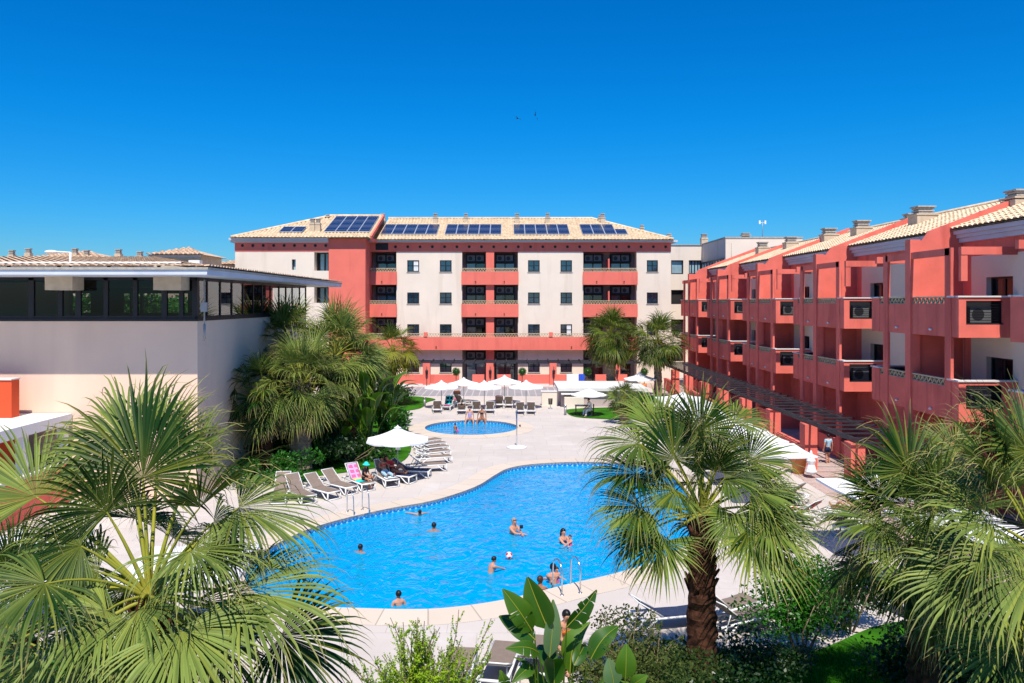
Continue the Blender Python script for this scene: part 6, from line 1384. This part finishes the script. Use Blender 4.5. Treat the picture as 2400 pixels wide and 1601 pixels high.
# in the big pool: headz = height of head centre above deck; feet follow
def swimmer(label, px, py, rz, arms, sc=1.0, headz=.30, **k):
    J = base_pose()
    for n, a in zip('rl', arms):
        if a: ang_arm(J, n, *a)
    ln = k.pop('lean', 0)
    if ln: lean(J, ln)
    hz = J['skull'][0][2]*sc; headz = headz-(.12 if headz > .15 else .02); g = G(px, py, headz); off = Matrix.Rotation(rz, 3, 'Z')@Vector((J['skull'][0][0], J['skull'][0][1], 0))*sc
    return person(label, (g.x-off.x, g.y-off.y, headz-hz), rz, J, sc, **k)
swimmer('child in a lilac swimsuit floating on their back near the far left pool edge', 984, 1199, R(200), ((-60, -30), (50, -25)), .72, .02, lean=-42, clothes=[('suit', 'lilac_cloth')])
swimmer('dark haired person seen from behind with arms spread on the water', 1017, 1231, R(178), ((-60, -22, -10, 5), (85, -22)), .9, .06, skin='skin_tan')
swimmer('grey haired man standing chest deep holding a small black camera', 1205, 1221, R(40), ((10, -25, 40, 5), (-10, -20, -30, 5)), 1.0, .42, hair='hair_grey', lean=8)
swimmer('woman with long black hair holding a child in the pool near the palm', 1320, 1246, R(30), ((20, -35, 60, -5), (0, -40, -40, 0)), .95, .34, long_hair=True, clothes=[('suit', 'navy_cloth')])
swimmer('child in pink held by the long haired woman in the pool', 1336, 1258, R(-30), ((30, -20), (-30, -20)), .55, .26, hair='hair_brown', clothes=[('suit', 'pink_cloth')])
swimmer('dark haired swimmer low in the water near the left palm fronds', 845, 1282, R(160), ((-40, -30, 0, 10), (70, -15)), .85, .04, skin='skin_tan')
swimmer('boy in navy shorts leaning forward and reaching one arm toward the ball', 1158, 1311, R(120), ((20, -5), (-10, -50)), .8, .34, clothes=[('shorts', 'navy_cloth')], lean=18)
swimmer('adult seen from behind in the pool with a child looking over the shoulder', 1296, 1329, R(186), ((20, -40, 60, 0), (-20, -40, -60, 0)), 1.0, .44, lean=4)
swimmer('child peeking over the shoulder of the adult by the near ladder', 1305, 1334, R(15), ((60, -20), (-60, -20)), .6, .36, hair='hair_brown', clothes=[('suit', 'pink_cloth')])
swimmer('boy with wet black hair standing alone near the near left pool edge', 934, 1392, R(205), (None, None), .85, .26)
swimmer('dark haired person at the near pool edge behind the large paddle leaf', 1266, 1358, R(150), ((10, -30), (-20, -50)), .95, .30, skin='skin_tan', hair='hair_brown')
b = MB(); g = G(1222, 1234, .14); b.box(g.x-.06, g.x+.06, g.y-.04, g.y+.04, .08, .18); b.lathe((g.x, g.y-.05, .13), [(.03, -.03), (.03, .03)], 8); tag(b.build('camera_device', M['black_cloth'], org=g), 'small black camera held over the water by the grey haired man', 'camera')
# small pool
J = base_pose(); ang_arm(J, 'r', 20, -60); ang_arm(J, 'l', 0, -40, 10, -60); g = G(1067, 1014); person('toddler standing in the small pool next to a pink bucket', (g.x, g.y-.0, -.42), R(170), J, .58, clothes=[('shorts', 'teal_cloth')], skin='skin_tan', hair='hair_brown')
g = G(1071.5, 1013, WZ); t = thing('bucket', 'small pink toy bucket floating in the small pool', 'bucket', (g.x, g.y, WZ)); b = MB(); b.lathe((g.x, g.y, WZ-.06), [(.07, 0), (.10, .22), (.085, .22), (.06, .02)], 10); b.build('shell', M['hotpink_cloth'], t); b = MB(); b.tube([(g.x-.1, g.y, WZ+.14), (g.x, g.y, WZ+.26), (g.x+.1, g.y, WZ+.14)], .008, 5); b.build('handle', M['hotpink_cloth'], t)
def sit_edge(label, px, py, rz, sc=1, **k):
    J = base_pose(); dz = .82
    for kk in J: p = J[kk][0]; J[kk] = ((p[0], p[1], p[2]-dz), J[kk][1])
    for n, s in (('r', -1), ('l', 1)): ang_leg(J, n, s*22, -4, s*12, -75, (0, -1, -.1))
    ang_arm(J, 'r', -60, -68, -10, -70); ang_arm(J, 'l', 60, -68, 10, -70); lean(J, 6)
    g = G(px, py); return person(label, (g.x, g.y, .05), rz, J, sc, **k)
pcx = small[16]
sit_edge('woman in a lilac swimsuit sitting on the far edge of the small pool', 1101, 985.5, 0, 1.0, clothes=[('suit', 'lilac_cloth')], hair='hair_brown')
sit_edge('woman in a black bikini sitting on the far edge of the small pool', 1129.5, 985.5, R(-4), 1.05, clothes=[('bikini', 'black_cloth'), ('top', 'black_cloth')], skin='skin_tan', hair='hair_brown')
swimmer('child leaning on the right rim of the small pool behind the shower post', 1219, 998, R(80), ((20, -10), (-20, -10)), .62, .22, skin='skin_tan')
# on loungers
def at_l(i, y, x=0):
    o, f, a = LG[i]; return Vector((f.x+x*math.cos(a)-y*math.sin(a), f.y+x*math.sin(a)+y*math.cos(a), 0)), a
def reclined(label, i, up=40, sc=1, knee=False, **k):
    J = base_pose()
    for kk in J: p = J[kk][0]; J[kk] = ((p[0], p[1], p[2]-.92), J[kk][1])
    for n, s in (('r', -1), ('l', 1)):
        kn = knee and n == 'l'; ang_leg(J, n, s*5, 42 if kn else 1, s*3, -48 if kn else -2, (0, -.4, 1) if not kn else (0, -1, 0))
    m = Matrix.Rotation(R(-(90-up)), 3, 'X'); 
    ang_arm(J, 'r', -25, -65, 30, -40); ang_arm(J, 'l', 30, -60, -30, -35)
    lean(J, -(90-up)); p, a = at_l(i, 1.02); return person(label, (p.x, p.y, .50), a, J, sc, **k)
reclined('person in patterned pale blue trousers reclining on a lounger under the near umbrella', 5, 48, .95, skin='skin_tan', clothes=[('top', 'red_cloth'), ('trousers', 'paleblue_cloth')])
reclined('person in dark red top reclining with bent knee by the navy towel', 6, 50, .95, True, skin='skin_tan', hair='hair_brown', clothes=[('tee', 'maroon_cloth')])
reclined('sunbather in a pale swimsuit lying behind the two women at the small pool', 13, 25, .95, True, clothes=[('bikini', 'white_cloth')])
reclined('dark haired sunbather with raised knee on the white towel right of the pool', 28, 20, 1, True, skin='skin_tan', clothes=[('bikini', 'black_cloth')])
J = base_pose()
for kk in J: p = J[kk][0]; J[kk] = ((p[0], p[1], p[2]-.92), J[kk][1])
for n, s in (('r', -1), ('l', 1)): ang_leg(J, n, s*12, -2, s*5, -80, (0, -1, 0))
ang_arm(J, 'r', 0, -55, 20, -10); ang_arm(J, 'l', 0, -55, -20, -10); lean(J, 14)
p, a = at_l(4, .55, .05); person('child in a black shirt and turquoise sun hat sitting sideways on a lounger', (p.x, p.y, .52), R(68), J, .82, clothes=[('tee', 'black_cloth'), ('shorts', 'black_cloth')], hat='turquoise_cloth', skin='skin_tan')
# waiter at the table, seated
sitJ = dict(J); g = G(1379, 975); t = person('person in a white shirt sitting at the black table under the umbrella', (g.x+.15, g.y-.1, .50), R(-70), J, 1.0, clothes=[('tee', 'white_cloth'), ('trousers', 'white_cloth')], hair='hair')
c = thing('chair', 'black chair of the person in the white shirt', 'chair', (g.x+.15, g.y-.1, 0)); cx0, cy0 = g.x+.15, g.y-.1
b = MB(); b.box(cx0-.22, cx0+.22, cy0-.22, cy0+.22, .33, .37); b.build('seat', M['dark'], c); b = MB(); b.box(cx0+.2, cx0+.23, cy0-.2, cy0+.2, .45, .85); b.build('backrest', M['dark'], c)
for sx in (-.2, .2):
    for sy in (-.2, .2): b = MB(); b.beam((cx0+sx, cy0+sy, 0), (cx0+sx, cy0+sy, .86 if sx > 0 else .33), .03, .03); b.build('leg', M['dark'], c)
J = base_pose(); ang_leg(J, 'r', 0, -75, 0, -95); g = G(1941, 1086); person('person in a pale blue top walking under the pergola by the red pillars', (g.x, g.y, 0), R(190), J, .85, clothes=[('tee', 'paleblue_cloth'), ('shorts', 'navy_cloth')])
J = sitJ; g = G(1318, 1560); person('person in orange sitting on a lounger behind the bird of paradise leaves', (g.x, g.y, .5), R(30), J, 1.0, clothes=[('top', 'orange_cloth'), ('bikini', 'orange_cloth')])
